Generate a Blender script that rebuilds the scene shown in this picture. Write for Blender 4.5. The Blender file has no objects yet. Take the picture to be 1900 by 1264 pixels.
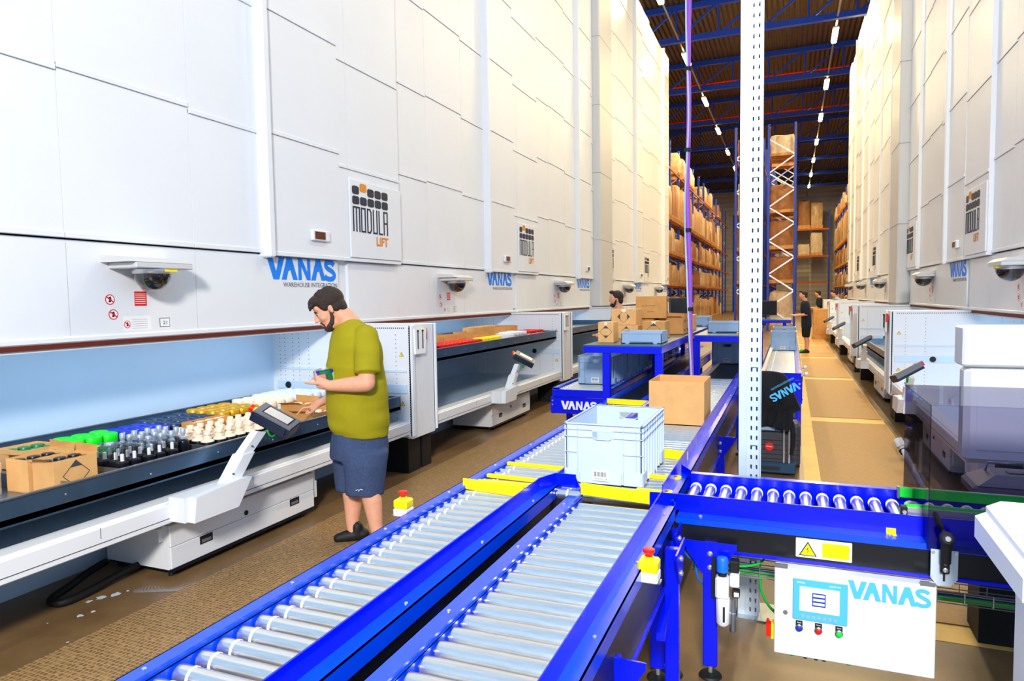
import bpy, math, random
from mathutils import Vector, Matrix, noise
random.seed(7)
S = bpy.context.scene
COL = S.collection
# ------------------------------------------------------------------ camera
F, CX, CY, H = 1267.0, 950.0, 632.0, 1.67
RX = Vector((0.9261, 0.0093, -0.3772)); RY = Vector((0.3770, -0.0634, 0.9240))
RY.normalize(); RX = (RX - RY * RX.dot(RY)).normalized(); RZ = RX.cross(RY)
RM = Matrix((RX, RY, RZ))                       # camera (x right, y down, z forward) -> world
cd = bpy.data.cameras.new('camera'); cam = bpy.data.objects.new('camera', cd); COL.objects.link(cam)
right = RM @ Vector((1, 0, 0)); up = RM @ Vector((0, -1, 0)); back = RM @ Vector((0, 0, -1))
m = Matrix((right, up, back)).transposed().to_4x4(); m.translation = Vector((0, 0, H))
cam.matrix_world = m
cd.lens = 24.0; cd.sensor_width = 36.0; cd.clip_start = 0.05; cd.clip_end = 300
S.camera = cam
# ------------------------------------------------------------------ world, lights, exposure
w = bpy.data.worlds.new('world'); S.world = w; w.use_nodes = True
w.node_tree.nodes['Background'].inputs[0].default_value = (0.40, 0.66, 1.0, 1)
w.node_tree.nodes['Background'].inputs[1].default_value = 1.0
def area(name, loc, target, size, power, col, sy=None):
    l = bpy.data.lights.new(name, 'AREA'); l.energy = power; l.color = col; l.size = size
    if sy: l.shape = 'RECTANGLE'; l.size_y = sy
    o = bpy.data.objects.new(name, l); COL.objects.link(o); o.location = loc
    o.rotation_euler = (Vector(target) - Vector(loc)).to_track_quat('-Z', 'Y').to_euler()
    return o
area('flash_light', (0.9, -3.6, 4.6), (-1.6, 6.0, 0.9), 0.9, 860, (1.0, 0.95, 0.88))
S.view_settings.view_transform = 'Standard'
S.view_settings.look = 'None'
S.view_settings.exposure = 0.0
S.view_settings.gamma = 1.0
S.view_settings.use_curve_mapping = False

# ------------------------------------------------------------------ materials
def lin(c): return tuple(((v / 255) / 12.92 if v <= 10 else (((v / 255) + .055) / 1.055) ** 2.4) for v in c)
MATS = {}
def mat(name, rgb, rough=.5, metal=0.0, var=0.0, scale=6.0, bump=0.0, bscale=40.0, spec=.5, coat=0, emit=0, trans=0, ior=1.45, alpha=1, stretch=None):
    m = bpy.data.materials.new(name); m.use_nodes = True; nt = m.node_tree; b = nt.nodes['Principled BSDF']
    c = lin(rgb) + (1,)
    b.inputs['Base Color'].default_value = c
    b.inputs['Roughness'].default_value = rough; b.inputs['Metallic'].default_value = metal
    b.inputs['Specular IOR Level'].default_value = spec; b.inputs['Coat Weight'].default_value = coat
    b.inputs['Coat Roughness'].default_value = .08
    b.inputs['Transmission Weight'].default_value = trans; b.inputs['IOR'].default_value = ior; b.inputs['Alpha'].default_value = alpha
    if emit: b.inputs['Emission Color'].default_value = c; b.inputs['Emission Strength'].default_value = emit
    tc = nt.nodes.new('ShaderNodeTexCoord'); src = tc.outputs['Object']
    if stretch:
        mp = nt.nodes.new('ShaderNodeMapping'); mp.inputs['Scale'].default_value = stretch
        nt.links.new(src, mp.inputs['Vector']); src = mp.outputs['Vector']
    if var:
        n = nt.nodes.new('ShaderNodeTexNoise'); n.inputs['Scale'].default_value = scale; n.inputs['Detail'].default_value = 5
        r = nt.nodes.new('ShaderNodeMapRange'); r.inputs[1].default_value = .3; r.inputs[2].default_value = .7
        r.inputs[3].default_value = 1 - var; r.inputs[4].default_value = 1 + var
        x = nt.nodes.new('ShaderNodeVectorMath'); x.operation = 'SCALE'; x.inputs[0].default_value = c[:3]
        nt.links.new(src, n.inputs['Vector']); nt.links.new(n.outputs['Fac'], r.inputs[0]); nt.links.new(r.outputs[0], x.inputs['Scale'])
        nt.links.new(x.outputs[0], b.inputs['Base Color'])
    if bump:
        n = nt.nodes.new('ShaderNodeTexNoise'); n.inputs['Scale'].default_value = bscale; n.inputs['Detail'].default_value = 3
        bm = nt.nodes.new('ShaderNodeBump'); bm.inputs['Strength'].default_value = bump; bm.inputs['Distance'].default_value = .01
        nt.links.new(src, n.inputs['Vector']); nt.links.new(n.outputs['Fac'], bm.inputs['Height']); nt.links.new(bm.outputs[0], b.inputs['Normal'])
    MATS[name] = m
    return m
W = mat('white_powder_coat', (232, 234, 238), .38, var=.015, scale=1.5)
W2 = mat('white_inner_sheet', (206, 228, 248), .45, var=.02, scale=2)
WD = mat('grey_white_moulding', (205, 205, 205), .4)
BLUE = mat('blue_gloss_paint', (0, 20, 226), .22, var=.06, scale=3, coat=.15, spec=.4)
BLUE2 = mat('blue_rail_paint', (0, 72, 238), .22, var=.08, scale=5, coat=.3, spec=.4)
BLACK = mat('black_panel', (14, 18, 26), .35, var=.2, scale=4)
RUB = mat('black_rubber', (18, 18, 20), .6)
DKP = mat('dark_blue_plastic', (22, 32, 56), .35, var=.05)
STEEL = mat('galvanised_steel', (150, 156, 162), .32, .85, var=.14, scale=9, bump=.04)
TRAYM = mat('tray_steel', (84, 112, 140), .3, .7, var=.12, scale=5)
CHROME = mat('zinc_roller', (226, 226, 224), .24, .9, var=.08, scale=14, stretch=(1, 9, 1))
BOLT = mat('bolt_steel', (215, 215, 220), .3, .8)
YEL = mat('yellow_strip', (255, 226, 0), .35)
RED = mat('red_plastic', (226, 20, 12), .35)
ORG = mat('orange_print', (230, 140, 30), .5)
NAVY = mat('navy_print', (24, 36, 58), .5)
LOGOB = mat('blue_logo_print', (0, 128, 238), .5)
LOGOC = mat('sky_logo_print', (80, 188, 245), .5)
TXT = mat('dark_grey_print', (66, 66, 68), .6)
WHT = mat('white_print', (245, 245, 245), .5)
CARD = mat('cardboard', (226, 172, 108), .8, var=.07, scale=12, bump=.08)
CARD2 = mat('dark_cardboard', (206, 148, 82), .8, var=.1, scale=9, bump=.08)
TOTE = mat('light_grey_tote', (196, 212, 234), .38, var=.02)
TOTE2 = mat('blue_grey_tote', (150, 178, 208), .4, var=.04)
BELT = mat('dark_belt', (26, 34, 54), .42, var=.1, scale=6)
SKIN = mat('skin', (226, 162, 130), .5, var=.05, scale=30, bump=.03, bscale=220, spec=.3)
HAIR = mat('dark_brown_hair', (44, 28, 20), .6, bump=.7, bscale=160, var=.2, scale=60)
BEARD = mat('dark_beard', (70, 48, 40), .75, bump=.6, bscale=260, var=.3, scale=120)
SHIRT = mat('olive_green_cotton', (158, 146, 24), .85, var=.06, scale=8, bump=.12, bscale=24, spec=.2)
SHORT = mat('slate_blue_cotton', (62, 76, 108), .85, var=.14, scale=70, bump=.15, bscale=30, spec=.2)
NAVYC = mat('navy_cotton', (22, 26, 44), .9, bump=.2, bscale=20)
BLKC = mat('black_cotton', (14, 16, 22), .9, bump=.3, bscale=18, var=.1)
GREEN = mat('green_plastic', (10, 215, 60), .4)
GCAN = mat('green_lid', (0, 120, 62), .35)
GLID = mat('bright_green_lid', (0, 232, 30), .4)
BCAN = mat('blue_lid', (0, 44, 190), .35)
NCAN = mat('navy_lid', (26, 50, 86), .35)
GOLD = mat('gold_lid', (214, 160, 20), .35, .3)
CREAM = mat('cream_lid', (246, 226, 200), .45)
CANB = mat('black_can', (22, 24, 32), .3, .3)
CANW = mat('white_can', (226, 232, 242), .35)
CANS = mat('silver_can', (190, 200, 214), .3, .5)
GLASS = mat('dark_dome_glass', (24, 20, 22), .08, .0, spec=.9, coat=1)
LCD = mat('brown_display', (92, 34, 8), .3, emit=.15)
SCR = mat('terminal_screen', (206, 198, 190), .3, emit=.15)
SCRB = mat('panel_screen', (220, 232, 246), .3, emit=.6)
GRYP = mat('grey_plastic', (110, 110, 118), .45)
CASE = mat('suitcase_fabric', (58, 58, 66), .6, var=.1, scale=30)
CASEB = mat('teal_case_plastic', (22, 62, 92), .45)
WOOD = mat('pallet_wood', (206, 150, 90), .8, var=.15, scale=8)
RORG = mat('orange_rack_beam', (176, 84, 24), .5)
RBLU = mat('blue_rack_post', (16, 54, 176), .4)
WRAPM = [mat('wrapped_pale_load', (196, 156, 110), .35, var=.2, scale=7, bump=.6, bscale=12),
         mat('wrapped_brown_load', (156, 100, 52), .5, var=.2, scale=5, bump=.4, bscale=9),
         mat('white_wrap_load', (216, 190, 160), .3, var=.15, scale=8, bump=.7, bscale=14)]
PURP = mat('purple_cable_sleeve', (170, 92, 224), .5)
CABG = mat('green_cable', (20, 200, 60), .5)
CABB = mat('blue_hose', (20, 110, 220), .4)
BRST = mat('bristle_brown', (96, 30, 14), .8)
ROOF = mat('roof_sheet', (96, 72, 46), .6, var=.1, scale=2)
LAMP = mat('lamp_tube', (255, 224, 150), .5, emit=38)
TRUSS = mat('truss_blue', (14, 58, 170), .4)
WALLM = mat('wall_cladding', (206, 196, 182), .6, var=.06, scale=1)
GALV = mat('galvanised_post', (206, 222, 236), .42, .35, var=.08, scale=6)
TINT = bpy.data.materials.new('smoked_acrylic'); TINT.use_nodes = True
nt = TINT.node_tree; nt.nodes.remove(nt.nodes['Principled BSDF']); out = nt.nodes['Material Output']
tr = nt.nodes.new('ShaderNodeBsdfTransparent'); tr.inputs[0].default_value = (.56, .55, .66, 1)
gl = nt.nodes.new('ShaderNodeBsdfGlossy'); gl.inputs['Roughness'].default_value = .03
fr = nt.nodes.new('ShaderNodeFresnel'); fr.inputs['IOR'].default_value = 1.5
mx = nt.nodes.new('ShaderNodeMixShader')
fm = nt.nodes.new('ShaderNodeMath'); fm.operation = 'MULTIPLY'; fm.inputs[1].default_value = .45; nt.links.new(fr.outputs[0], fm.inputs[0]); nt.links.new(fm.outputs[0], mx.inputs[0]); nt.links.new(tr.outputs[0], mx.inputs[1]); nt.links.new(gl.outputs[0], mx.inputs[2]); nt.links.new(mx.outputs[0], out.inputs[0])
CLEAR = TINT.copy(); CLEAR.name = 'clear_plastic'
for n in CLEAR.node_tree.nodes:
    if n.type == 'BSDF_TRANSPARENT': n.inputs[0].default_value = (.93, .94, .96, 1)

def stripe_bump(m, axis, scale, strength=.8, dist=.03):
    nt = m.node_tree; b = nt.nodes['Principled BSDF']
    tc = nt.nodes.new('ShaderNodeTexCoord'); wv = nt.nodes.new('ShaderNodeTexWave'); wv.bands_direction = axis
    wv.inputs['Scale'].default_value = scale
    bm = nt.nodes.new('ShaderNodeBump'); bm.inputs['Strength'].default_value = strength; bm.inputs['Distance'].default_value = dist
    nt.links.new(tc.outputs['Object'], wv.inputs['Vector']); nt.links.new(wv.outputs['Fac'], bm.inputs['Height']); nt.links.new(bm.outputs[0], b.inputs['Normal'])
stripe_bump(ROOF, 'X', 1.6, 1.0, .12); stripe_bump(WALLM, 'Z', .7, .8, .05)

def floor_mat():
    m = bpy.data.materials.new('concrete_floor'); m.use_nodes = True; nt = m.node_tree; b = nt.nodes['Principled BSDF']
    tc = nt.nodes.new('ShaderNodeTexCoord')
    n1 = nt.nodes.new('ShaderNodeTexNoise'); n1.inputs['Scale'].default_value = 1.1; n1.inputs['Detail'].default_value = 8; n1.inputs['Roughness'].default_value = .65
    n2 = nt.nodes.new('ShaderNodeTexNoise'); n2.inputs['Scale'].default_value = 60; n2.inputs['Detail'].default_value = 3
    cr = nt.nodes.new('ShaderNodeValToRGB')
    cr.color_ramp.elements[0].position = .3; cr.color_ramp.elements[0].color = lin((104, 78, 48)) + (1,)
    cr.color_ramp.elements[1].position = .72; cr.color_ramp.elements[1].color = lin((152, 120, 80)) + (1,)
    mxn = nt.nodes.new('ShaderNodeMix'); mxn.data_type = 'RGBA'; mxn.blend_type = 'MULTIPLY'; mxn.inputs[0].default_value = .25
    nt.links.new(tc.outputs['Object'], n1.inputs['Vector']); nt.links.new(tc.outputs['Object'], n2.inputs['Vector'])
    nt.links.new(n1.outputs['Fac'], cr.inputs[0]); nt.links.new(cr.outputs[0], mxn.inputs[6]); nt.links.new(n2.outputs['Color'], mxn.inputs[7])
    nt.links.new(mxn.outputs[2], b.inputs['Base Color'])
    mr = nt.nodes.new('ShaderNodeMapRange'); mr.inputs[3].default_value = .28; mr.inputs[4].default_value = .5
    nt.links.new(n1.outputs['Fac'], mr.inputs[0]); nt.links.new(mr.outputs[0], b.inputs['Roughness'])
    return m
FLOOR = floor_mat()
def hex_mat():                                             # anti-fatigue mat with a small raised pattern
    m = bpy.data.materials.new('patterned_mat'); m.use_nodes = True; nt = m.node_tree; b = nt.nodes['Principled BSDF']
    tc = nt.nodes.new('ShaderNodeTexCoord'); v = nt.nodes.new('ShaderNodeTexVoronoi'); v.feature = 'DISTANCE_TO_EDGE'; v.inputs['Scale'].default_value = 42; v.inputs['Randomness'].default_value = .12
    cr = nt.nodes.new('ShaderNodeValToRGB'); cr.color_ramp.elements[0].position = .04; cr.color_ramp.elements[0].color = lin((176, 140, 90)) + (1,)
    cr.color_ramp.elements[1].position = .16; cr.color_ramp.elements[1].color = lin((116, 86, 52)) + (1,)
    nt.links.new(tc.outputs['Object'], v.inputs['Vector']); nt.links.new(v.outputs['Distance'], cr.inputs[0]); nt.links.new(cr.outputs[0], b.inputs['Base Color'])
    b.inputs['Roughness'].default_value = .5
    return m
HEX = hex_mat()
MATT = mat('brown_floor_mat', (176, 132, 74), .6, var=.08, scale=30)
LINE = mat('yellow_floor_paint', (238, 188, 92), .5, var=.12, scale=6)

# ------------------------------------------------------------------ mesh helpers
ORGN = {}
def smooth_mesh(me, ang=40):
    for p in me.polygons: p.use_smooth = True
    try: me.set_sharp_from_angle(angle=math.radians(ang))
    except Exception: pass
class MB:
    def __init__(s): s.v = []; s.f = []; s.mi = []; s.mats = []
    def m(s, mt):
        if mt not in s.mats: s.mats.append(mt)
        return s.mats.index(mt)
    def add(s, vs, fs, mt):
        k = len(s.v); s.v += [Vector(v) for v in vs]; i = s.m(mt)
        for f in fs: s.f.append([a + k for a in f]); s.mi.append(i)
        return s
    def box(s, x0, x1, y0, y1, z0, z1, mt, rot=None, piv=None, c=0):
        # c > 0 cuts the twelve edges at 45 degrees
        if c:
            vs = []; 
            xs, ys, zs = (x0, x1), (y0, y1), (z0, z1)
            idx = {}
            for i in (0, 1):
                for j in (0, 1):
                    for k in (0, 1):
                        sx, sy, sz = (1, -1)[i], (1, -1)[j], (1, -1)[k]
                        X, Y, Z = xs[i], ys[j], zs[k]
                        idx[i, j, k, 0] = len(vs); vs.append((X, Y + sy * c, Z + sz * c))
                        idx[i, j, k, 1] = len(vs); vs.append((X + sx * c, Y, Z + sz * c))
                        idx[i, j, k, 2] = len(vs); vs.append((X + sx * c, Y + sy * c, Z))
            g = lambda i, j, k, a: idx[i, j, k, a]
            fs = []
            fs.append([g(0,0,0,0), g(0,0,1,0), g(0,1,1,0), g(0,1,0,0)]); fs.append([g(1,0,0,0), g(1,1,0,0), g(1,1,1,0), g(1,0,1,0)])
            fs.append([g(0,0,0,1), g(1,0,0,1), g(1,0,1,1), g(0,0,1,1)]); fs.append([g(0,1,0,1), g(0,1,1,1), g(1,1,1,1), g(1,1,0,1)])
            fs.append([g(0,0,0,2), g(0,1,0,2), g(1,1,0,2), g(1,0,0,2)]); fs.append([g(0,0,1,2), g(1,0,1,2), g(1,1,1,2), g(0,1,1,2)])
            for i in (0, 1):
                for j in (0, 1):
                    q = [g(i,j,0,0), g(i,j,0,1), g(i,j,1,1), g(i,j,1,0)]; fs.append(q if (i + j) % 2 == 1 else q[::-1])
            for i in (0, 1):
                for k in (0, 1):
                    q = [g(i,0,k,0), g(i,0,k,2), g(i,1,k,2), g(i,1,k,0)]; fs.append(q if (i + k) % 2 == 0 else q[::-1])
            for j in (0, 1):
                for k in (0, 1):
                    q = [g(0,j,k,1), g(0,j,k,2), g(1,j,k,2), g(1,j,k,1)]; fs.append(q if (j + k) % 2 == 1 else q[::-1])
            for i in (0, 1):
                for j in (0, 1):
                    for k in (0, 1):
                        q = [g(i,j,k,0), g(i,j,k,1), g(i,j,k,2)]; fs.append(q if (i + j + k) % 2 == 1 else q[::-1])
        else:
            vs = [(x0,y0,z0),(x1,y0,z0),(x1,y1,z0),(x0,y1,z0),(x0,y0,z1),(x1,y0,z1),(x1,y1,z1),(x0,y1,z1)]
            fs = [(3,2,1,0),(4,5,6,7),(0,1,5,4),(1,2,6,5),(2,3,7,6),(3,0,4,7)]
        if rot is not None:
            pv = Vector(piv) if piv else Vector(((x0+x1)/2, (y0+y1)/2, (z0+z1)/2))
            vs = [rot @ (Vector(v) - pv) + pv for v in vs]
        return s.add(vs, fs, mt)
    def ob(s, o, ax, ay, az, mt):                          # box from a corner and three edge vectors
        o = Vector(o); ax = Vector(ax); ay = Vector(ay); az = Vector(az)
        vs = [o, o+ax, o+ax+ay, o+ay, o+az, o+ax+az, o+ax+ay+az, o+ay+az]
        fs = [(3,2,1,0),(4,5,6,7),(0,1,5,4),(1,2,6,5),(2,3,7,6),(3,0,4,7)]
        if ax.cross(ay).dot(az) < 0: fs = [f[::-1] for f in fs]
        return s.add(vs, fs, mt)
    def bar(s, a, b, wd, mt, hd=None, up=(0, 0, 1)):
        a = Vector(a); b = Vector(b); d = b - a; hd = hd or wd
        u = Vector(up); x = d.cross(u)
        if x.length < 1e-5: x = d.cross(Vector((1, 0, 0)))
        x.normalize(); z = x.cross(d).normalized()
        return s.ob(a - x * wd / 2 - z * hd / 2, x * wd, d, z * hd, mt)
    def cyl(s, a, b, r, mt, n=12, r2=None, cap=True):
        a = Vector(a); b = Vector(b); r2 = r if r2 is None else r2
        d = (b - a).normalized(); x = d.orthogonal().normalized(); y = d.cross(x)
        vs = []
        for c, q in ((a, r), (b, r2)):
            for i in range(n):
                t = 2 * math.pi * i / n; vs.append(c + x * math.cos(t) * q + y * math.sin(t) * q)
        fs = [(i, (i + 1) % n, n + (i + 1) % n, n + i) for i in range(n)]
        if cap: fs += [list(range(n))[::-1], list(range(n, 2 * n))]
        return s.add(vs, fs, mt)
    def lathe(s, base, prof, mt, n=16, axis=(0, 0, 1), mts=None):
        base = Vector(base); d = Vector(axis).normalized(); x = d.orthogonal().normalized(); y = d.cross(x)
        vs = []
        for r, h in prof:
            for i in range(n):
                t = 2 * math.pi * i / n; vs.append(base + d * h + (x * math.cos(t) + y * math.sin(t)) * max(r, 1e-4))
        k = len(s.v); s.v += vs
        for j in range(len(prof) - 1):
            mi = s.m(mts[j] if mts else mt)
            for i in range(n):
                s.f.append([k + j*n + i, k + j*n + (i+1) % n, k + (j+1)*n + (i+1) % n, k + (j+1)*n + i]); s.mi.append(mi)
        s.f.append([k + i for i in range(n)][::-1]); s.mi.append(s.m(mts[0] if mts else mt))
        s.f.append([k + (len(prof)-1)*n + i for i in range(n)]); s.mi.append(s.m(mts[-1] if mts else mt))
        return s
    def loft(s, rings, mt, n=20):                          # rings: (centre, vecA, vecB) ellipses
        vs = []
        for c, a, b in rings:
            c = Vector(c); a = Vector(a); b = Vector(b)
            for i in range(n):
                t = 2 * math.pi * i / n; vs.append(c + a * math.cos(t) + b * math.sin(t))
        fs = []
        for j in range(len(rings) - 1):
            for i in range(n): fs.append((j*n + i, j*n + (i+1) % n, (j+1)*n + (i+1) % n, (j+1)*n + i))
        fs += [list(range(n))[::-1], [(len(rings)-1)*n + i for i in range(n)]]
        return s.add(vs, fs, mt)
    def ball(s, c, rad, mt, n=16, mtx=None):
        c = Vector(c); rad = Vector(rad) if not isinstance(rad, (int, float)) else Vector((rad,) * 3)
        vs = []; k = n // 2
        for j in range(k + 1):
            ph = math.pi * j / k
            for i in range(n):
                t = 2 * math.pi * i / n
                p = Vector((math.sin(ph)*math.cos(t)*rad.x, math.sin(ph)*math.sin(t)*rad.y, math.cos(ph)*rad.z))
                if mtx is not None: p = mtx @ p
                vs.append(c + p)
        fs = [(j*n + i, (j+1)*n + i, (j+1)*n + (i+1) % n, j*n + (i+1) % n) for j in range(k) for i in range(n)]
        return s.add(vs, fs, mt)
    def tube(s, pts, r, mt, n=8):
        pts = [Vector(p) for p in pts]; rr = r if isinstance(r, (list, tuple)) else [r] * len(pts)
        rings = []; x = None
        for i, p in enumerate(pts):
            d = (pts[min(i+1, len(pts)-1)] - pts[max(i-1, 0)])
            d = d.normalized() if d.length > 1e-9 else Vector((0, 0, 1))
            x = d.orthogonal().normalized() if x is None else (x - d * x.dot(d)).normalized()
            rings.append((p, x * rr[i], d.cross(x) * rr[i]))
        return s.loft(rings, mt, n)
    def limb(s, pts, rr, mt, n=14):                        # rounded, tapering limb
        pts = [Vector(p) for p in pts]; d0 = (pts[0] - pts[1]).normalized(); d1 = (pts[-1] - pts[-2]).normalized()
        P, R_ = [], []
        for t in (1, .85, .5): P.append(pts[0] + d0 * rr[0] * t); R_.append(rr[0] * math.sqrt(max(1 - t*t, .004)))
        sub = 4
        for i in range(len(pts) - 1):
            for k in range(sub):
                t = k / sub; P.append(pts[i].lerp(pts[i+1], t)); R_.append(rr[i] + (rr[i+1] - rr[i]) * t)
        P.append(pts[-1]); R_.append(rr[-1])
        for t in (.5, .85, 1): P.append(pts[-1] + d1 * rr[-1] * t); R_.append(rr[-1] * math.sqrt(max(1 - t*t, .004)))
        return s.tube(P, R_, mt, n)
    def poly(s, pts, o, r, u, th, mt):                     # flat outline (2D) extruded by th along r x u
        th = th * (1 + .013 * (len(s.f) % 17))
        o = Vector(o); r = Vector(r); u = Vector(u); nrm = r.cross(u).normalized() * th
        n = len(pts); a = [o + r * p[0] + u * p[1] for p in pts]; vs = a + [p + nrm for p in a]
        ar = sum(pts[i][0]*pts[(i+1) % n][1] - pts[(i+1) % n][0]*pts[i][1] for i in range(n))
        top = list(range(n, 2*n)); bot = list(range(n))[::-1]; sd = [(i, (i+1) % n, n + (i+1) % n, n + i) for i in range(n)]
        fs = [top, bot] + sd
        if ar < 0: fs = [list(f)[::-1] for f in fs]
        return s.add(vs, fs, mt)
    def stroke(s, pts, wd, o, r, u, th, mt):
        for i in range(len(pts) - 1):
            a = Vector(pts[i]); b = Vector(pts[i+1]); d = (b - a).normalized(); nn = Vector((-d.y, d.x)) * wd / 2; e = d * wd / 2 * .98
            q = [a - e - nn, b + e - nn, b + e + nn, a - e + nn]; s.poly([(p.x, p.y) for p in q], o, r, u, th, mt)
        return s
    def text(s, txt, o, r, u, h, width, mt, th=.001, bold=0.0):
        r = Vector(r); u = Vector(u); n = r.cross(u); vs, fs, wd, hh = text_geo(txt, bold)
        k = len(s.v); sx = width / wd if width else h / hh
        for v in vs: s.v.append(Vector(o) + r * v[0] * sx + u * v[1] * h / hh + n * th)
        i = s.m(mt)
        for f in fs: s.f.append([a + k for a in f]); s.mi.append(i)
        return s
    def build(s, name, parent=None, org=None, smooth=None, world=False):
        if parent is not None: org = ORGN[parent.name]
        org = Vector(org) if org is not None else Vector((0, 0, 0))
        me = bpy.data.meshes.new(name)
        me.from_pydata([v - org for v in s.v], [], s.f)
        for mt in s.mats: me.materials.append(mt)
        me.polygons.foreach_set('material_index', s.mi); me.update()
        if smooth: smooth_mesh(me, smooth)
        o = bpy.data.objects.new(name, me); COL.objects.link(o)
        if parent is not None: o.parent = parent
        else: o.location = org
        ORGN[o.name] = org
        return o
TG = {}
def text_geo(txt, bold=0.0):
    if (txt, bold) in TG: return TG[txt, bold]
    c = bpy.data.curves.new('t', 'FONT'); c.body = txt; c.size = 1; c.offset = bold; c.resolution_u = 3
    o = bpy.data.objects.new('t', c); COL.objects.link(o)
    bpy.context.view_layer.update()
    dg = bpy.context.evaluated_depsgraph_get(); me = o.evaluated_get(dg).to_mesh()
    vs = [tuple(v.co) for v in me.vertices]; fs = [list(p.vertices) for p in me.polygons]
    o.evaluated_get(dg).to_mesh_clear(); bpy.data.objects.remove(o); bpy.data.curves.remove(c)
    mnx = min(v[0] for v in vs); mny = min(v[1] for v in vs)
    vs = [(v[0] - mnx, v[1] - mny) for v in vs]
    TG[txt, bold] = (vs, fs, max(v[0] for v in vs), max(v[1] for v in vs)); return TG[txt, bold]
def tag(o, label=None, cat=None, group=None, kind=None):
    if label: o['label'] = label
    if cat: o['category'] = cat
    if group: o['group'] = group
    if kind: o['kind'] = kind
    return o
def thing(name, loc, label, cat, group=None):
    o = bpy.data.objects.new(name, None); COL.objects.link(o); o.location = loc; o.empty_display_size = .1
    ORGN[o.name] = Vector(loc); return tag(o, label, cat, group)
KIDS = {}
def copy_tree(o, parent=None):
    c = o.copy(); COL.objects.link(c); c.parent = parent
    for ch in o.children: copy_tree(ch, c)
    return c
def dup(o, loc, rz=0, label=None, group=None, scale=None):
    c = copy_tree(o); c.location = loc; c.rotation_euler = (0, 0, rz)
    if label: c['label'] = label
    if group: c['group'] = group
    if scale: c.scale = scale
    return c
def P(px, py, x=None, y=None, z=None):
    d = RM @ Vector(((px - CX) / F, (py - CY) / F, 1.0))
    t = x / d.x if x is not None else y / d.y if y is not None else (z - H) / d.z
    return Vector((0, 0, H)) + d * t
def remesh(o, vox, sm=6, name=None):
    md = o.modifiers.new('r', 'REMESH'); md.mode = 'VOXEL'; md.voxel_size = vox; md.use_smooth_shade = True
    m2 = o.modifiers.new('s', 'SMOOTH'); m2.iterations = sm; m2.factor = .5
    bpy.context.view_layer.update()
    dg = bpy.context.evaluated_depsgraph_get(); me = bpy.data.meshes.new_from_object(o.evaluated_get(dg))
    old = o.data; o.modifiers.clear(); o.data = me; me.name = old.name; bpy.data.meshes.remove(old)
    for p in me.polygons: p.use_smooth = True
    return o

# ------------------------------------------------------------------ logos
def vanas(mb, o, r, u, w_, h, mt, th=.002):
    r = Vector(r) * w_; u = Vector(u) * h
    V = [(0, 1), (.30, 1), (.5, .36), (.70, 1), (1, 1), (.66, 0), (.34, 0)]
    N = [[(0, 0), (.26, 0), (.26, 1), (0, 1)], [(.0, 1), (.3, 1), (1, 0), (.7, 0)], [(.74, 0), (1, 0), (1, 1), (.74, 1)]]
    A = [[(.36, 1), (.66, 1), (1.02, 0), (.72, 0)], [(0, 0), (.30, 0), (.42, .38), (.60, .46), (.36, 1)]]
    def put(polys, x0, wd):
        for p in polys: mb.poly([(x0 + a * wd, b) for a, b in p], o, r, u, th, mt)
    put([V], 0, .23); put(A, .185, .215); put(N, .415, .175); put(A, .60, .215)
    ctl = [(.958, .775), (.925, .88), (.875, .91), (.835, .84), (.828, .72), (.855, .60), (.90, .51), (.945, .41), (.962, .27), (.945, .14), (.90, .085), (.845, .11), (.808, .215)]
    k = h / w_; C_ = [Vector((a, b * k)) for a, b in ctl]; pts = []
    for i in range(len(C_) - 1):
        p0, p1, p2, p3 = C_[max(i-1, 0)], C_[i], C_[i+1], C_[min(i+2, len(C_)-1)]
        for q in range(3):
            t = q / 3; pts.append(.5 * ((2*p1) + (p2 - p0)*t + (2*p0 - 5*p1 + 4*p2 - p3)*t*t + (3*p1 - p0 - 3*p2 + p3)*t**3))
    pts.append(C_[-1]); A_, B_ = [], []
    for i, p in enumerate(pts):
        d = (pts[min(i+1, len(pts)-1)] - pts[max(i-1, 0)]).normalized(); nn = Vector((-d.y, d.x)) * .025; A_.append(p + nn); B_.append(p - nn)
    for i in range(len(pts) - 1):
        mb.poly([(p.x, p.y / k) for p in (A_[i], B_[i], B_[i+1], A_[i+1])], o, r, u, th, mt)
def modula(mb, o, r, u, w_, h):
    r = Vector(r) * w_; u = Vector(u) * h; th = .002
    for row in (0, 1):
        for c in range(5):
            x = c * .205; z = .86 - row * .17; mt = NAVY
            if row == 0 and c == 1: mt = ORG; z += .06
            e = .03
            mb.poly([(x+e, z), (x+.18-e, z), (x+.18, z+e*.8), (x+.18, z+.14-e*.8), (x+.18-e, z+.14), (x+e, z+.14), (x, z+.14-e*.8), (x, z+e*.8)], o, r, u, th, mt)
    b, t = .24, .64; g = lambda x0, pts: mb.stroke([(x0 + a, z) for a, z in pts], .028, o, r, u, th, NAVY)
    g(.02, [(0, b), (0, t), (.16, t), (.16, b)]); g(.02, [(.08, b), (.08, t)])
    g(.235, [(0, b), (0, t), (.10, t), (.10, b), (0, b)])
    g(.40, [(0, b), (0, t), (.07, t), (.10, t-.05), (.10, b+.05), (.07, b), (0, b)])
    g(.565, [(0, t), (0, b), (.10, b), (.10, t)])
    g(.73, [(0, t), (0, b), (.09, b)])
    g(.875, [(0, b), (0, t), (.10, t), (.10, b)]); g(.875, [(0, (b+t)/2), (.10, (b+t)/2)])
    mb.text('LIFT', Vector(o) + r * .64 + u * .02, Vector(r).normalized(), Vector(u).normalized(), .16 * h, .35 * w_, ORG, .002, .03)
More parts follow.
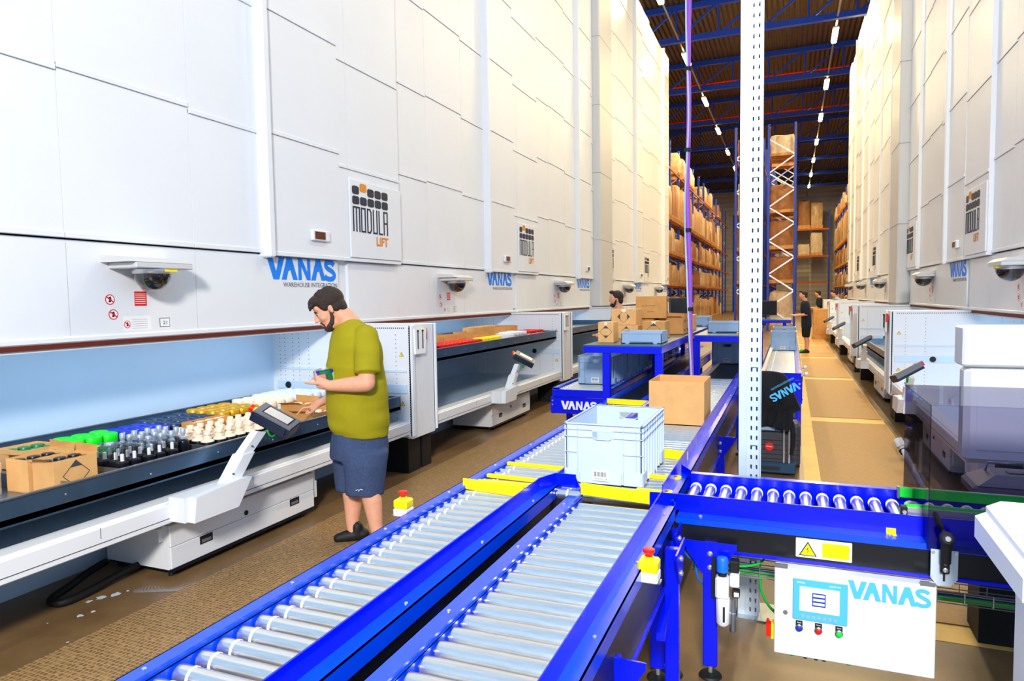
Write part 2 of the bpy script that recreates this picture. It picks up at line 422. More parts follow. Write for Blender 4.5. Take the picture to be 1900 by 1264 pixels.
def warn_tri(mb, o, r, u, s_):
    mb.poly([(0, 0), (s_, 0), (s_/2, s_*.88)], o, r, u, .002, NAVY)
    mb.poly([(s_*.09, s_*.05), (s_*.91, s_*.05), (s_/2, s_*.77)], o, r, u, .003, YEL)
    mb.poly([(s_*.47, s_*.15), (s_*.55, s_*.36), (s_*.5, s_*.34), (s_*.53, s_*.6), (s_*.44, s_*.38), (s_*.5, s_*.38)], o, r, u, .004, NAVY)

exec_parts = []
# ================================================================== SETTING
fl = MB(); fl.box(-30, 30, -8, 80, -.2, 0, FLOOR); tag(fl.build('floor'), kind='structure')
rf = MB(); rf.box(-30, 30, 17, 80, 12.4, 12.6, ROOF); tag(rf.build('ceiling', org=(0, 48, 12.4)), kind='structure')
wb = MB(); wb.box(-30, 30, 74, 74.3, 0, 12.4, WALLM); tag(wb.build('wall_back', org=(0, 74, 0)), kind='structure')
wl = MB(); wl.box(-30, -29.7, 17, 74, 0, 12.4, WALLM); tag(wl.build('wall_left', org=(-30, 45, 0)), kind='structure')
wr = MB(); wr.box(29.7, 30, 17, 74, 0, 12.4, WALLM); tag(wr.build('wall_right', org=(30, 45, 0)), kind='structure')

# ================================================================== LIFT MACHINES
# local axes: x towards the aisle, y along the aisle, origin on the floor below the cladding face at the centre of the post
def machine(loc, number, dark_lane=True):
    t = thing('vertical_lift_machine', loc, 'machine', 'storage machine', 'white vertical lift machines along the aisle')
    ox, oy, _ = loc
    def B(mb, name, parent=t, smooth=None):
        mb.v = [Vector(v) + Vector(loc) for v in mb.v]
        return mb.build(name, parent, smooth=smooth)
    # cladding: panel columns with thin open joints
    cl = MB(); cols = [(-4.62, -3.64, .05), (-3.64, -2.9, 0), (-2.9, -1.9, .0), (-1.9, -1.12, .0), (-1.12, -.12, .055), (-.12, .02, .05)]
    for ci, (a, b, p) in enumerate(cols):
        z = 2.07 + (0.0 if p else .02); k = 0
        off = (-.12, .0, .02, -.02, .0, -.12)[ci]
        while z < 10.1:
            z1 = min(2.07 + off + (k + 1) * 1.045, 10.2)
            if 10.2 - z1 < .3: z1 = 10.2
            cl.box(-.03, p - .006, a + .003, b - .003, z, z1 - .005, W)
            cl.box(-.02, p + .004, a + .003, b - .003, z, z + .035, W, c=.003)   # folded lower lip of each sheet
            z = z1; k += 1
    cl.box(-1.4, -.03, -4.618, .018, 2.08, 10.2, W)
    for a, b, p in cols: cl.box(-.03, p - .010, a, b, 2.10, 10.19, W)
    B(cl, 'upper_cladding')
    ed = MB(); ed.box(-.03, .10, -1.19, -1.115, 2.05, 10.2, W, c=.012); B(ed, 'corner_trim')
    fa = MB()
    for a, b in ((-4.60, -3.64), (-3.64, -2.9), (-2.9, -1.9), (-1.9, -.12)):
        fa.box(-.03, .0, a + .002, b - .002, 1.46, 2.06, W)
    fa.box(-.75, -.03, -4.618, .018, 1.50, 2.10, W); fa.box(-.03, .012, -4.60, .0, 1.43, 1.47, W, c=.008)
    B(fa, 'lower_fascia')
    br = MB(); br.box(-.02, .02, -4.39, -.25, 1.40, 1.43, BRST); br.box(-.03, .006, -4.38, -.25, 1.385, 1.40, W)
    B(br, 'brush_seal')
    # dome sensor
    dm = MB(); dm.box(-.0, .26, -2.62, -2.16, 1.905, 1.945, WD, c=.006); dm.poly([(0, 0), (.26, 0), (.20, .035), (0, .05)], (0, -2.16, 1.945), (1, 0, 0), (0, 0, 1), .46, WD)
    hd = B(dm, 'sensor_hood')
    rg = MB(); rg.lathe((.13, -2.39, 1.872), [(.125, .0), (.132, .01), (.132, .03), (.11, .035)], BOLT, 24); rg.box(.225, .262, -2.40, -2.30, 1.885, 1.900, YEL)
    B(rg, 'dome_ring', hd, 40)
    gb = MB(); gb.lathe((.13, -2.39, 1.872), [(.118 * math.cos(a * math.pi / 16), -.118 * math.sin(a * math.pi / 16)) for a in range(0, 9)][::-1], GLASS, 24); B(gb, 'dome_glass', hd, 60)
    # stickers
    for i, (yy, zz) in enumerate(((-2.62, 1.70), (-2.60, 1.60), (-2.50, 1.53))):
        st = MB(); s_ = .035 if i < 2 else .026
        st.lathe((.0, yy, zz), [(s_, 0), (s_, .0015)], RED, 20, (1, 0, 0)); st.lathe((.0, yy, zz), [(s_*.82, 0), (s_*.82, .0022)], WHT, 20, (1, 0, 0))
        st.poly([(-s_*.35, -s_*.5), (s_*.1, -s_*.5), (s_*.3, 0), (s_*.15, s_*.6), (-s_*.3, s_*.45), (-s_*.2, 0)], (.0022, yy, zz), (0, 1, 0), (0, 0, 1), .0008, NAVY)
        st.poly([(-s_*.75, s_*.4), (-s_*.6, s_*.6), (s_*.75, -s_*.4), (s_*.6, -s_*.6)], (.0032, yy, zz), (0, 1, 0), (0, 0, 1), .0006, RED); B(st, 'prohibition_sticker')
    st = MB(); st.poly([(0, 0), (.095, 0), (.095, .10), (0, .10)], (.0, -2.435, 1.655), (0, 1, 0), (0, 0, 1), .0015, RED)
    for k in range(6): st.poly([(0, 0), (.08, 0), (.08, .004), (0, .004)], (.0015, -2.43, 1.67 + k * .013), (0, 1, 0), (0, 0, 1), .001, WHT)
    B(st, 'red_notice'); st = MB()
    st.poly([(0, 0), (.22, 0), (.22, .10), (0, .10)], (.0, -2.53, 1.485), (0, 1, 0), (0, 0, 1), .0006, WHT)
    for k in range(5): st.poly([(0, 0), (.12, 0), (.12, .0015), (0, .0015)], (.0006, -2.46, 1.50 + k * .015), (0, 1, 0), (0, 0, 1), .0006, GRYP)
    B(st, 'notice_text'); st = MB()
    st.poly([(0, 0), (.085, 0), (.085, .065), (0, .065)], (.0, -2.24, 1.50), (0, 1, 0), (0, 0, 1), .0015, TXT)
    st.poly([(0.004, 0.004), (.081, 0.004), (.081, .061), (0.004, .061)], (.0015, -2.24, 1.50), (0, 1, 0), (0, 0, 1), .001, WHT)
    st.text(str(number), (.003, -2.215, 1.52), (0, 1, 0), (0, 0, 1), .024, .035, TXT, .001); B(st, 'number_plate')
    # logos
    lg = MB(); vanas(lg, (.0, -1.13, 1.865), (0, 1, 0), (0, 0, 1), .98, .20, LOGOB)
    lg.text('WAREHOUSE INTEGRATION', (.0, -.93, 1.80), (0, 1, 0), (0, 0, 1), .042, .78, TXT, .002); B(lg, 'blue_company_logo')
    lm = MB(); modula(lm, (.066, -4.58, 2.24), (0, 1, 0), (0, 0, 1), .66, .60); B(lm, 'square_grid_logo')
    sp = MB(); sp.box(.045, .064, -4.617, -3.645, 2.11, 2.90, W, c=.003); B(sp, 'sign_panel')
    db = MB(); db.box(.05, .085, -.60, -.34, 2.235, 2.335, W, c=.008); db.box(.085, .089, -.57, -.42, 2.25, 2.32, LCD); B(db, 'display_box')
    # post between the bays with an end panel either side
    qs = []
    for (y0, y1, sgn) in ((-.245, .018, -1), (-4.618, -4.395, 1)):
        po = MB()
        f0, f1 = (y0, y0 + .03) if sgn < 0 else (y1 - .03, y1)
        po.box(-.75, .88, f0, f1, .36, 1.43, W); po.box(.30, .875, y0 + (.028 if sgn < 0 else 0), y1 - (.028 if sgn > 0 else 0), .34, 1.425, W); po.box(-.02, .3, y0 if sgn > 0 else y1 - .02, y0 + .02 if sgn > 0 else y1, .34, 1.43, W)
        po.box(.86, .90, f0, f1 + (.03 if sgn < 0 else 0), .36, 1.43, W, c=.008)
        yy = (f0 - .0015) if sgn < 0 else (f1 + .0015); qs.append((yy, sgn))
        po.box(-.70, .84, min(yy, yy + sgn*.012), max(yy, yy + sgn*.012), .78, .86, W2); po.box(-.70, .84, min(yy, yy + sgn*.008), max(yy, yy + sgn*.008), .98, 1.0, W2)
        for k in range(46): po.box(.865, .875, yy - .0015, yy + .0015, .40 + k * .022, .411 + k * .022, NAVY)
        for k in range(38): po.box(-.02 + k * .0225, -.01 + k * .0225, yy - .0015, yy + .0015, 1.395, 1.406, NAVY)
        for xx in (-.66, -.60, -.50, -.42, -.3, .5, .72):
            for k in range(22): po.box(xx, xx + .006, yy - .0012, yy + .0012, .45 + k * .042, .458 + k * .042, CASEB)
        pp = B(po, 'bay_end_panel'); qs[-1] += (pp,)
    for yy, sgn, pp in qs:
        for xx, r0 in ((.42, .032), (-.55, .03)):
            kn = MB(); kn.lathe((xx, yy + sgn*.01, .82), [(r0, 0), (r0 + .004, .012), (r0 - .002, .022), (.012, .022)], RUB, 20, (0, sgn, 0)); B(kn, 'round_knob', pp, 40)
        for zz in (1.13, .66):
            tw = MB(); warn_tri(tw, (.76 if sgn < 0 else .82, yy, zz), (1, 0, 0) if sgn < 0 else (-1, 0, 0), (0, 0, 1), .05); B(tw, 'warning_sticker', pp)
    pp = qs[0][2]
    hk = MB(); hk.poly([(0, 0), (.19, 0), (.21, .24), (-.01, .24)], (.902, -.21, 1.15), (0, 1, 0), (0, 0, 1), .02, WHT)
    for yy in (-.17, -.08): hk.cyl((.925, yy, 1.36), (.925, yy, 1.20), .006, TXT, 6); hk.ball((.925, yy, 1.37), .012, RUB, 8)
    B(hk, 'document_holder', pp)
    hk = MB(); hk.box(.89, .92, -.012, .015, 1.28, 1.39, RED); hk.box(.88, .91, -.03, .012, 1.375, 1.395, YEL); B(hk, 'red_light_strip', pp)
    for y0, y1 in ((-.22, .0), (-4.60, -4.42)):
        ft = MB(); ft.box(.45, .82, y0, y1, .0, .345, RUB); B(ft, 'end_foot')
    # bay
    by = MB(); by.box(-.78, -.75, -4.4, -.245, .40, 1.52, W2); by.box(-.75, .80, -4.4, -.245, .41, .44, W2); B(by, 'bay_lining')
    rl = MB(); rl.box(.80, .86, -4.4, -.20, .385, .50, W, c=.006); rl.box(.72, .84, -4.4, -.22, .44, .512, W, c=.006)
    for yy in (-3.4, -2.3, -1.2): rl.box(.8605, .861, yy, yy + .003, .44, .50, TXT)
    rl.box(.8605, .8612, -4.4, -.2, .415, .419, TXT); B(rl, 'front_rail')
    bs = MB(); bs.box(-1.2, .06, -4.618, .018, .10, .40, BLACK); bs.box(-1.2, .10, -4.618, .018, 0, .10, W2); B(bs, 'base_plinth')
    le = MB(); le.box(-.10, -.04, -4.2, -.45, 1.385, 1.40, mat('added_led_strip', (190, 225, 255), .5, emit=3) if 'added_led_strip' not in MATS else MATS['added_led_strip']); lo = B(le, 'added_led_strip')  # glowing strip added under the fascia, unseen, to brighten the bay
    ll = bpy.data.lights.new('added_led_light', 'AREA'); ll.energy = 8; ll.color = (.55, .78, 1.0); ll.shape = 'RECTANGLE'; ll.size = .06; ll.size_y = 3.7  # unseen cool fill lamp added to lift the bay lining
    l2 = bpy.data.objects.new('added_led_light', ll); COL.objects.link(l2); l2.parent = t; l2.location = (-.07, -2.32, 1.375); l2.rotation_euler = (0, .7, 0)
    # terminal arm on the rail
    ar = MB()
    ar.ob((.86, -2.97, .40), (.12, 0, 0), (0, .40, -.0), (0, 0, .145), W)
    ar.poly([(0, 0), (.34, .0), (.46, .16), (.36, .17), (.02, .145)], (.98, -2.95, .40), (0, 1, 0), (0, 0, 1), .05, W)
    ar.ob((.90, -2.66, .53), (.09, 0, 0), (0, .10, .0), (.0, .15, .17), W); ar.ob((.92, -2.52, .695), (.06, 0, 0), (0, .075, -.02), (.0, .155, .13), W)
    for yy, zz in ((-2.9, .43), (-2.6, .6), (-2.43, .74)): ar.lathe((.975 if zz < .6 else .985, yy, zz), [(.006, 0), (.005, .055 if zz < .5 else .01)], TXT, 8, (1, 0, 0))
    am = B(ar, 'terminal_arm')
    L = Vector((.835, .274, -.477)).normalized(); q = Vector((-.202, .959, .196)); q = (q - L * q.dot(L)).normalized(); n = L.cross(q)
    c0 = Vector((1.02, -2.22, .905)); tm = MB(); hl, hs = .137, .078
    tm.ob(c0 - L*hl - q*hs - n*.05, L*2*hl, q*2*hs, n*.05, GRYP); tm.ob(c0 - L*(hl+.004) - q*(hs+.01) - n*.075, L*2*(hl+.004), q*(2*hs-.005), n*.065, DKP)
    tm.ob(c0 - L*(hl-.02) - q*(hs+.022) - n*.06, L*2*(hl-.02), q*.02, n*.05, DKP)
    tm.ob(c0 - L*.095 - q*.045 + n*.0005, L*.20, q*.105, n*.002, RUB); tm.ob(c0 - L*.085 - q*.040 + n*.0015, L*.18, q*.088, n*.002, SCR)
    tr_ = B(tm, 'touchscreen', am)
    sb = MB(); e0 = c0 - L*hl - q*.02 - n*.03; sb.cyl(e0, e0 - L*.025, .022, YEL, 14); sb.cyl(e0 - L*.02, e0 - L*.045, .026, RED, 14); B(sb, 'stop_button', am, 40)
    gc = MB(); cc = c0 - n*.07 - q*.04
    gc.tube([cc + Vector((0, .01 + .05 * math.cos(a), -.0 - .07 * math.sin(a))) for a in [math.pi * k / 8 for k in range(9)]], .006, CABG, 6); B(gc, 'green_cable', am, 60)
    return t
def cabinet(loc):
    t = thing('electrical_cabinet', loc, 'x', 'cabinet'); L0 = Vector(loc)
    def B(mb, name, parent=t, smooth=None):
        mb.v = [Vector(v) + L0 for v in mb.v]; return mb.build(name, parent, smooth=smooth)
    b = MB(); b.box(-.55, -.02, 0, 1.34, .055, .325, W); b.box(-.54, -.0, .01, 1.33, .04, .056, BLACK)
    b.box(-.5, -.12, -.0, 1.0, .326, .330, GRYP); b.box(-.48, -.06, -.03, .0, .23, .30, W); b.box(-.3, -.06, -.04, -.0, .30, .312, W); B(b, 'cabinet_body')
    f = MB(); f.box(-.02, .0, 0, 1.34, .06, .192, W, c=.004); f.box(-.02, .0, 0, 1.34, .195, .33, W, c=.004); B(f, 'front_cover')
    for yy in (.22, 1.06):
        h = MB(); h.box(-.004, .004, yy, yy + .10, .14, .19, RUB); h.box(.002, .006, yy + .012, yy + .088, .148, .168, GRYP); B(h, 'recessed_handle')
    l = MB(); l.lathe((0, .62, .225), [(.018, 0), (.016, .006), (.007, .004)], RUB, 14, (1, 0, 0)); B(l, 'lock', smooth=40)
    y_ = MB(); y_.box(-.10, -.02, .56, .68, .3255, .3275, YEL); B(y_, 'yellow_sticker')
    for yy in (.05, 1.26):
        for xx in (-.5, -.06):
            k = MB(); k.cyl((xx, yy, 0), (xx, yy, .045), .018, RUB, 10); B(k, 'foot', smooth=40)
    bk = MB(); bk.box(-.25, -.02, 1.33, 1.38, .25, .345, W); bk.box(-.10, -.02, 1.34, 1.40, .12, .25, W); B(bk, 'end_bracket')
    return t

LX = -4.2; LP = [5.83, 10.47, 15.11, 20.9, 25.55]
M0 = machine((LX, LP[0], 0), 21)
labels_l = ['white lift machine with a big blue logo, beside the man in the olive shirt',
            'white lift machine on the left, second nearest, holding the raised tray of red cans',
            'white lift machine on the left, third from the camera, just before the pale column',
            'white lift machine on the left, behind the head of the bearded person',
            'white lift machine at the far end of the left row, next to the pallet racks']
M0['label'] = labels_l[0]
for k in range(1, 5): dup(M0, (LX, LP[k], 0), 0, labels_l[k])
RXM = 2.08; RP = [5.51, 10.15, 15.94, 20.58, 25.22]
labels_r = ['white lift machine on the right, partly hidden behind the smoked plastic hood',
            'white lift machine on the right whose dotted end panel faces the camera most fully',
            'white lift machine on the right, third from the camera, just past the pale column',
            'white lift machine on the right, second from the far end',
            'white lift machine at the far end of the right row, by the far racks']
for k in range(5): dup(M0, (RXM, RP[k], 0), math.pi, labels_r[k])
C0 = cabinet((-3.45, 2.95, 0)); C0['label'] = 'low white cabinet with two recessed handles under the machine beside the man'; C0['group'] = 'low white cabinets under the machines'
clabs = ['low white cabinet under the second machine on the left', 'low white cabinet under the third machine on the left', 'low white cabinet under the left machine beside the bearded person']
for k, yy in enumerate((7.75, 12.23, 18.0)): dup(C0, (-3.45, yy, 0), 0, clabs[k])
clabs = ['low white cabinet seen through the smoked plastic hood', 'low white cabinet on the right beneath the dotted end panel machine', 'low white cabinet under the third machine on the right', 'low white cabinet on the right near the standing person']
for k, pc in enumerate(RP[:4]): dup(C0, (RXM - .75, pc + 2.88, 0), math.pi, clabs[k])

# pale columns between the machine groups
for (x0, x1, y0, y1, lb) in ((-4.9, -3.98, 15.14, 16.26, 'tall pale grey duct column between the left lift machines'), (1.86, 2.8, 14.80, 15.90, 'tall pale grey duct column between the right lift machines')):
    c = MB(); c.box(x0, x1, y0, y1, 1.45, 10.2, WD, c=.02)
    for k in range(1, 6): c.box(x0 - .003, x1 + .003, y0 - .003, y1 + .003, 1.45 + k * 1.5, 1.455 + k * 1.5, TXT)
    tag(c.build('duct_column', org=((x0+x1)/2, y0, 1.45)), lb, 'column')

# ================================================================== TRAYS AND GOODS
def tray(y0, y1, zt, lb, x0=-4.85, x1=-3.40):
    t = thing('storage_tray', (x1, y0, zt), lb, 'tray', None); b = MB(); sx = 1 if x1 > x0 else -1
    xa, xb = min(x0, x1), max(x0, x1)
    b.box(xa, xb, y0, y1, zt - .125, zt - .095, STEEL); b.build('tray_floor', t)
    for nm, (a0, a1) in (('front_lip', (x1 - .012 * sx, x1)), ('back_lip', (x0, x0 + .012 * sx))):
        l = MB(); l.box(min(a0, a1), max(a0, a1), y0, y1, zt - .135, zt, TRAYM); l.box(min(a0, a1) - .006, max(a0, a1) + .006, y0, y1, zt - .004, zt + .004, STEEL)
        if nm == 'front_lip':
            for k in range(8): l.lathe((x1, y0 + .3 + .5 * k, zt - .07 + .02 * (k % 2)), [(.006, 0), (.005, .003 * sx)], BOLT, 8, (sx, 0, 0))
        l.build(nm, t)
    e = MB(); e.box(xa, xb, y0, y0 + .01, zt - .13, zt, TRAYM); e.box(xa, xb, y1 - .01, y1, zt - .13, zt, TRAYM); e.build('end_lip', t)
    return t
t1 = tray(1.5, 5.52, .76, 'steel storage tray full of cans and bottles beside the man in the olive shirt')
for yy in (2.38, 2.67, 3.30, 4.40):
    d = MB(); d.box(-4.5 if yy < 2.5 else -3.9, -3.415, yy, yy + .004, .665, .745, STEEL); d.build('divider', t1)
t2 = tray(6.15, 10.17, 1.15, 'steel storage tray at chest height holding red and white cans')
t3 = tray(10.85, 14.85, 1.15, 'steel storage tray in the third bay, nearly empty')
t4 = tray(16.6, 20.6, .80, 'steel storage tray in front of the bearded person')
t5 = tray(10.45, 14.5, .80, 'steel storage tray behind the dotted end panel on the right', x0=2.75, x1=1.29)

ZT = .665
def can_proto(kind, loc, label, cat='can', group=None):
    o = Vector(loc); t = thing(kind[0], loc, label, cat, group); k = kind[1]
    def Bd(mb, nm): return mb.build(nm, t, smooth=40)
    if k == 'tub':
        r, h, bm, lm = kind[2:]
        Bd(MB().lathe(o, [(r*.97, 0), (r, .004), (r, h*.72)], bm, 14), 'body'); Bd(MB().lathe(o, [(r*1.06, h*.70), (r*1.08, h*.72), (r*1.08, h*.97), (r*1.0, h), (r*.9, h-.004)], lm, 14), 'lid')
        l = MB(); l.lathe(o, [(r*1.005, h*.2), (r*1.008, h*.21), (r*1.008, h*.55), (r*1.005, h*.56)], WHT if bm is not CANW else LOGOB if False else CANS, 14, mts=None); Bd(l, 'paper_label')
    elif k == 'spray':
        r, h, bm, cm = kind[2:]
        Bd(MB().lathe(o, [(r*.9, 0), (r, .006), (r, h*.56), (r*.9, h*.62), (r*.45, h*.68)], bm, 14, mts=[bm, bm, cm if cm is CREAM else bm, cm if cm is CREAM else bm, bm]), 'body')
        Bd(MB().lathe(o, [(r*.62, h*.64), (r*.62, h*.72), (r*.36, h*.76), (r*.36, h*.82), (r*.5, h*.83), (r*.5, h*.97), (r*.4, h)], cm, 12), 'nozzle')
    elif k == 'clearcap':
        r, h = kind[2:]
        Bd(MB().lathe(o, [(r*.9, 0), (r, .006), (r, h*.55), (r*.6, h*.6)], CANB, 14), 'body'); Bd(MB().lathe(o, [(r*.3, h*.58), (r*.3, h*.8), (r*.2, h*.82)], WHT, 10), 'nozzle')
        Bd(MB().lathe(o, [(r*1.02, h*.54), (r*1.02, h*.96), (r*.9, h)], CLEAR, 14), 'clear_cap')
    return t
def grid(kind, xf, y0, nx, ny, dx, dy, label, group, z=ZT, jit=.006, cat='can'):
    p = None
    for j in range(ny):
        for i in range(nx):
            loc = (xf - i * dx + random.uniform(-jit, jit), y0 + j * dy + (i % 2) * dy * .12 + random.uniform(-jit, jit), z)
            if p is None: p = can_proto(kind, loc, label, cat, group)
            else: dup(p, loc, random.uniform(0, 6))
grid(('lidded_tub', 'tub', .055, .17, CANW, CREAM), -3.93, 2.02, 4, 3, .118, .118, 'white tub with a cream lid at the near end of the tray', 'cream-lidded tubs at the near end of the tray', cat='tub')
grid(('paint_can', 'tub', .042, .105, CANB, GCAN), -3.90, 2.74, 2, 3, .10, .095, 'small can with a dark green lid', 'dark green cans standing loose on the tray')
grid(('lidded_tub', 'tub', .052, .17, CANW, GLID), -4.10, 2.84, 2, 3, .115, .115, 'white tub with a bright green lid', 'bright green lidded tubs', cat='tub')
grid(('clear_cap_aerosol', 'clearcap', .034, .185), -3.52, 2.72, 4, 5, .074, .082, 'black spray can under a clear plastic cap', 'clear-capped spray cans behind the cardboard boxes', cat='spray can')
grid(('spray_bottle', 'spray', .034, .20, CANB, CANS), -3.62, 2.98, 4, 4, .08, .085, 'dark spray bottle with a silvery cap', 'silver-capped spray bottles', cat='spray bottle')
grid(('spray_can', 'spray', .043, .165, CANB, CREAM), -3.55, 3.36, 4, 8, .09, .092, 'black spray can with a cream shoulder and nozzle', 'cream-topped spray cans', cat='spray can')
grid(('paint_can', 'tub', .05, .16, CANB, BCAN), -4.02, 3.20, 3, 3, .105, .105, 'black can with a bright blue lid', 'bright blue lidded cans')
grid(('paint_can', 'tub', .048, .155, CANB, NCAN), -4.04, 3.54, 4, 4, .105, .105, 'black can with a dark navy lid', 'navy lidded cans')
grid(('paint_can', 'tub', .048, .16, CANB, GOLD), -4.08, 4.02, 4, 4, .105, .105, 'black can with a gold lid', 'gold lidded cans')
grid(('lidded_tub', 'tub', .05, .17, CANW, CREAM), -4.05, 4.50, 4, 3, .112, .112, 'white tub with a cream lid near the pointing hand', 'cream-lidded tubs by the pointing hand', cat='tub')
grid(('paint_can', 'tub', .046, .16, CANS, CANW), -4.10, 4.86, 5, 5, .10, .10, 'silver can with a pale lid at the far end of the tray', 'pale lidded cans at the far end of the tray')

def carton(name, loc, sx, sy, sz, rz, label, mt=CARD, marks=(), open_top=False, group=None, fill=None, tape=False):
    o = Vector(loc); R_ = Matrix.Rotation(rz, 3, 'Z'); t = thing(name, loc, label, 'box', group); b = MB(); w_ = .005
    if open_top:
        for (a0, a1, c0, c1) in ((-sx/2, sx/2, -sy/2, -sy/2 + w_), (-sx/2, sx/2, sy/2 - w_, sy/2), (-sx/2, -sx/2 + w_, -sy/2 + w_, sy/2 - w_), (sx/2 - w_, sx/2, -sy/2 + w_, sy/2 - w_)):
            b.box(a0, a1, c0, c1, 0, sz, mt)
        b.box(-sx/2, sx/2, -sy/2, sy/2, 0, w_, mt)
        if open_top == 'flap': b.add([(-sx/2, -sy/2, sz), (sx/2, -sy/2, sz), (sx/2 - .02, -sy/2 - .05, sz + .025), (-sx/2 + .01, -sy/2 - .06, sz + .02), (-sx/2, sy/2, sz), (sx/2, sy/2, sz), (sx/2, sy/2 + .01, sz + .04), (-sx/2, sy/2 + .0, sz + .05)], [(0, 1, 2, 3), (4, 5, 6, 7)], CARD2)
    else:
        b.box(-sx/2, sx/2, -sy/2, sy/2, 0, sz, mt, c=.003); b.box(-.002, .002, -sy/2, sy/2, sz, sz + .0006, TXT)
        if tape: b.box(-sx*.08, sx*.08, -sy/2 - .001, sy/2 + .001, sz - .03, sz + .001, CREAM)
    b.v = [R_ @ v + o for v in b.v]; bo = b.build('carton', t)
    for kind, face in marks:
        mk = MB(); d = {'-y': ((0, -sy/2, 0), (1, 0, 0), sx), '+x': ((sx/2, 0, 0), (0, 1, 0), sy)}[face]
        c, r, wd = Vector(d[0]), Vector(d[1]), d[2]; s_ = min(wd, sz) * .40; cz = Vector((0, 0, sz * .52)); u = Vector((0, 0, 1)); o2 = c + cz
        if kind == 'side': u, r2 = r * -1, Vector((0, 0, 1)); r = r2
        if kind in ('diamond', 'diamond1', 'side'):
            mk.stroke([(-s_, 0), (0, s_), (s_, 0), (0, -s_), (-s_, 0)], s_ * .05, o2, r, u, .0008, TXT)
            mk.poly([(-s_*.45, s_*.55), (s_*.45, s_*.55), (0, s_)], o2, r, u, .0012, TXT)
            if kind != 'diamond1': mk.poly([(-s_*.45, -s_*.55), (0, -s_), (s_*.45, -s_*.55)], o2, r, u, .0012, TXT)
        if kind == 'arrows':
            for q in (-.22, .22):
                for zz, sg in ((.22, 1), (-.22, -1)):
                    a = wd * q; h_ = sz * zz; e = wd * .12
                    mk.poly([(a - e, h_), (a + e, h_), (a, h_ + sg * sz * .18)] if sg > 0 else [(a - e, h_), (a, h_ - sz * .18), (a + e, h_)], o2, r, u, .0012, TXT)
        if kind == 'text':
            mk.text('DO NOT STACK', o2 + u * sz * .02 - r * wd * .3, r, u, sz * .06, wd * .45, TXT, .001); mk.text('UN1950', o2 - u * sz * .25 - r * wd * .12, r, u, sz * .06, wd * .2, TXT, .001)
        mk.v = [R_ @ v + o for v in mk.v]; mk.build('printed_mark', t)
    if fill:
        n, m_, r, lm = fill; fz = MB()
        for i in range(n):
            for j in range(m_): fz.lathe((-sx/2 + sx * (i + .5) / n, -sy/2 + sy * (j + .5) / m_, .01), [(r, 0), (r, sz - .03), (r * .9, sz - .02)], lm, 12)
        fz.v = [R_ @ v + o for v in fz.v]; tag(fz.build('packed_can_lids', t, smooth=40))
    return t
carton('cardboard_box', (-3.64, 2.47, ZT), .17, .24, .185, 0, 'cardboard box with a hazard diamond at the front edge of the tray', marks=[('diamond1', '+x')], open_top='flap', fill=(2, 3, .033, CANB))
carton('cardboard_box', (-3.84, 2.46, ZT), .17, .24, .18, .03, 'open cardboard box just behind the diamond-marked box on the tray', open_top=True, fill=(2, 3, .033, CANB))
carton('cardboard_box', (-4.12, 2.66, ZT), .22, .24, .13, 0, 'open cardboard box of dark green cans, nearer the front of the tray', open_top='flap', fill=(2, 3, .04, GCAN))
carton('cardboard_box', (-4.38, 2.76, ZT), .24, .24, .13, 0, 'open cardboard box of dark green cans at the back of the tray', open_top=True, fill=(2, 3, .04, GCAN))
carton('cardboard_tray', (-3.93, 4.0-.28, ZT), .12, .34, .16, .0, 'flat brown cardboard tray between the navy cans and the cream-topped spray cans', CARD2, open_top=True, fill=(1, 4, .045, CREAM))
carton('cardboard_tray', (-3.83, 4.62, ZT), .22, .22, .15, .1, 'orange-brown cardboard box behind the touchscreen', CARD2, open_top='flap', fill=(2, 2, .04, CREAM))
carton('cardboard_tray', (-3.60, 4.52, ZT), .22, .28, .11, -.1, 'open cardboard box the man is pointing into', CARD2, open_top='flap', fill=(2, 3, .035, CREAM))
carton('cardboard_tray', (-3.70, 5.05, ZT), .4, .3, .10, .0, 'low open box of small brown items beside the man', CARD2, open_top=True, fill=(4, 3, .04, CANB))
# second tray
zt2 = 1.055
grid(('red_labelled_can', 'tub', .045, .12, CANW, RED), -3.52, 6.35, 3, 13, .10, .098, 'white can with a red lid on the raised tray', 'red-topped cans at the near end of the raised tray', z=zt2)
grid(('yellow_lidded_can', 'tub', .042, .12, CANW, YEL), -3.55, 7.72, 2, 8, .10, .10, 'white can with a yellow lid on the raised tray', 'yellow-lidded cans in the middle of the raised tray', z=zt2)
grid(('red_labelled_can', 'tub', .045, .12, CANW, RED), -3.60, 9.50, 3, 6, .10, .10, 'white can with a red lid at the far end of the raised tray', 'red-topped cans at the far end of the raised tray', z=zt2)
grid(('pale_can', 'tub', .045, .13, CANS, CANW), -3.62, 8.62, 3, 8, .10, .10, 'silver can with a pale lid on the raised tray', 'pale cans on the raised tray', z=zt2)
for k, (yy, hh, xx) in enumerate(((6.5, .17, -4.0), (6.95, .16, -4.05), (7.4, .17, -4.0), (8.0, .15, -3.95), (8.5, .16, -4.0), (9.0, .20, -4.1), (9.45, .2, -4.1))):
    carton('cardboard_box', (xx, yy, zt2), .5, .42, hh, 0, 'low cardboard box at the back of the raised tray, %s from the near end' % ('first', 'second', 'third', 'fourth', 'fifth', 'sixth', 'seventh')[k], open_top=True, mt=CARD2)
carton('white_box', (-3.50, 8.36, zt2), .16, .2, .13, 0, 'small white box among the cans on the raised tray', CANW)
grid(('pale_can', 'tub', .06, .10, CANB, CREAM), -3.6, 11.2, 2, 4, .13, .13, 'short dark can with a cream lid on the third tray', 'cans on the third tray', z=zt2)

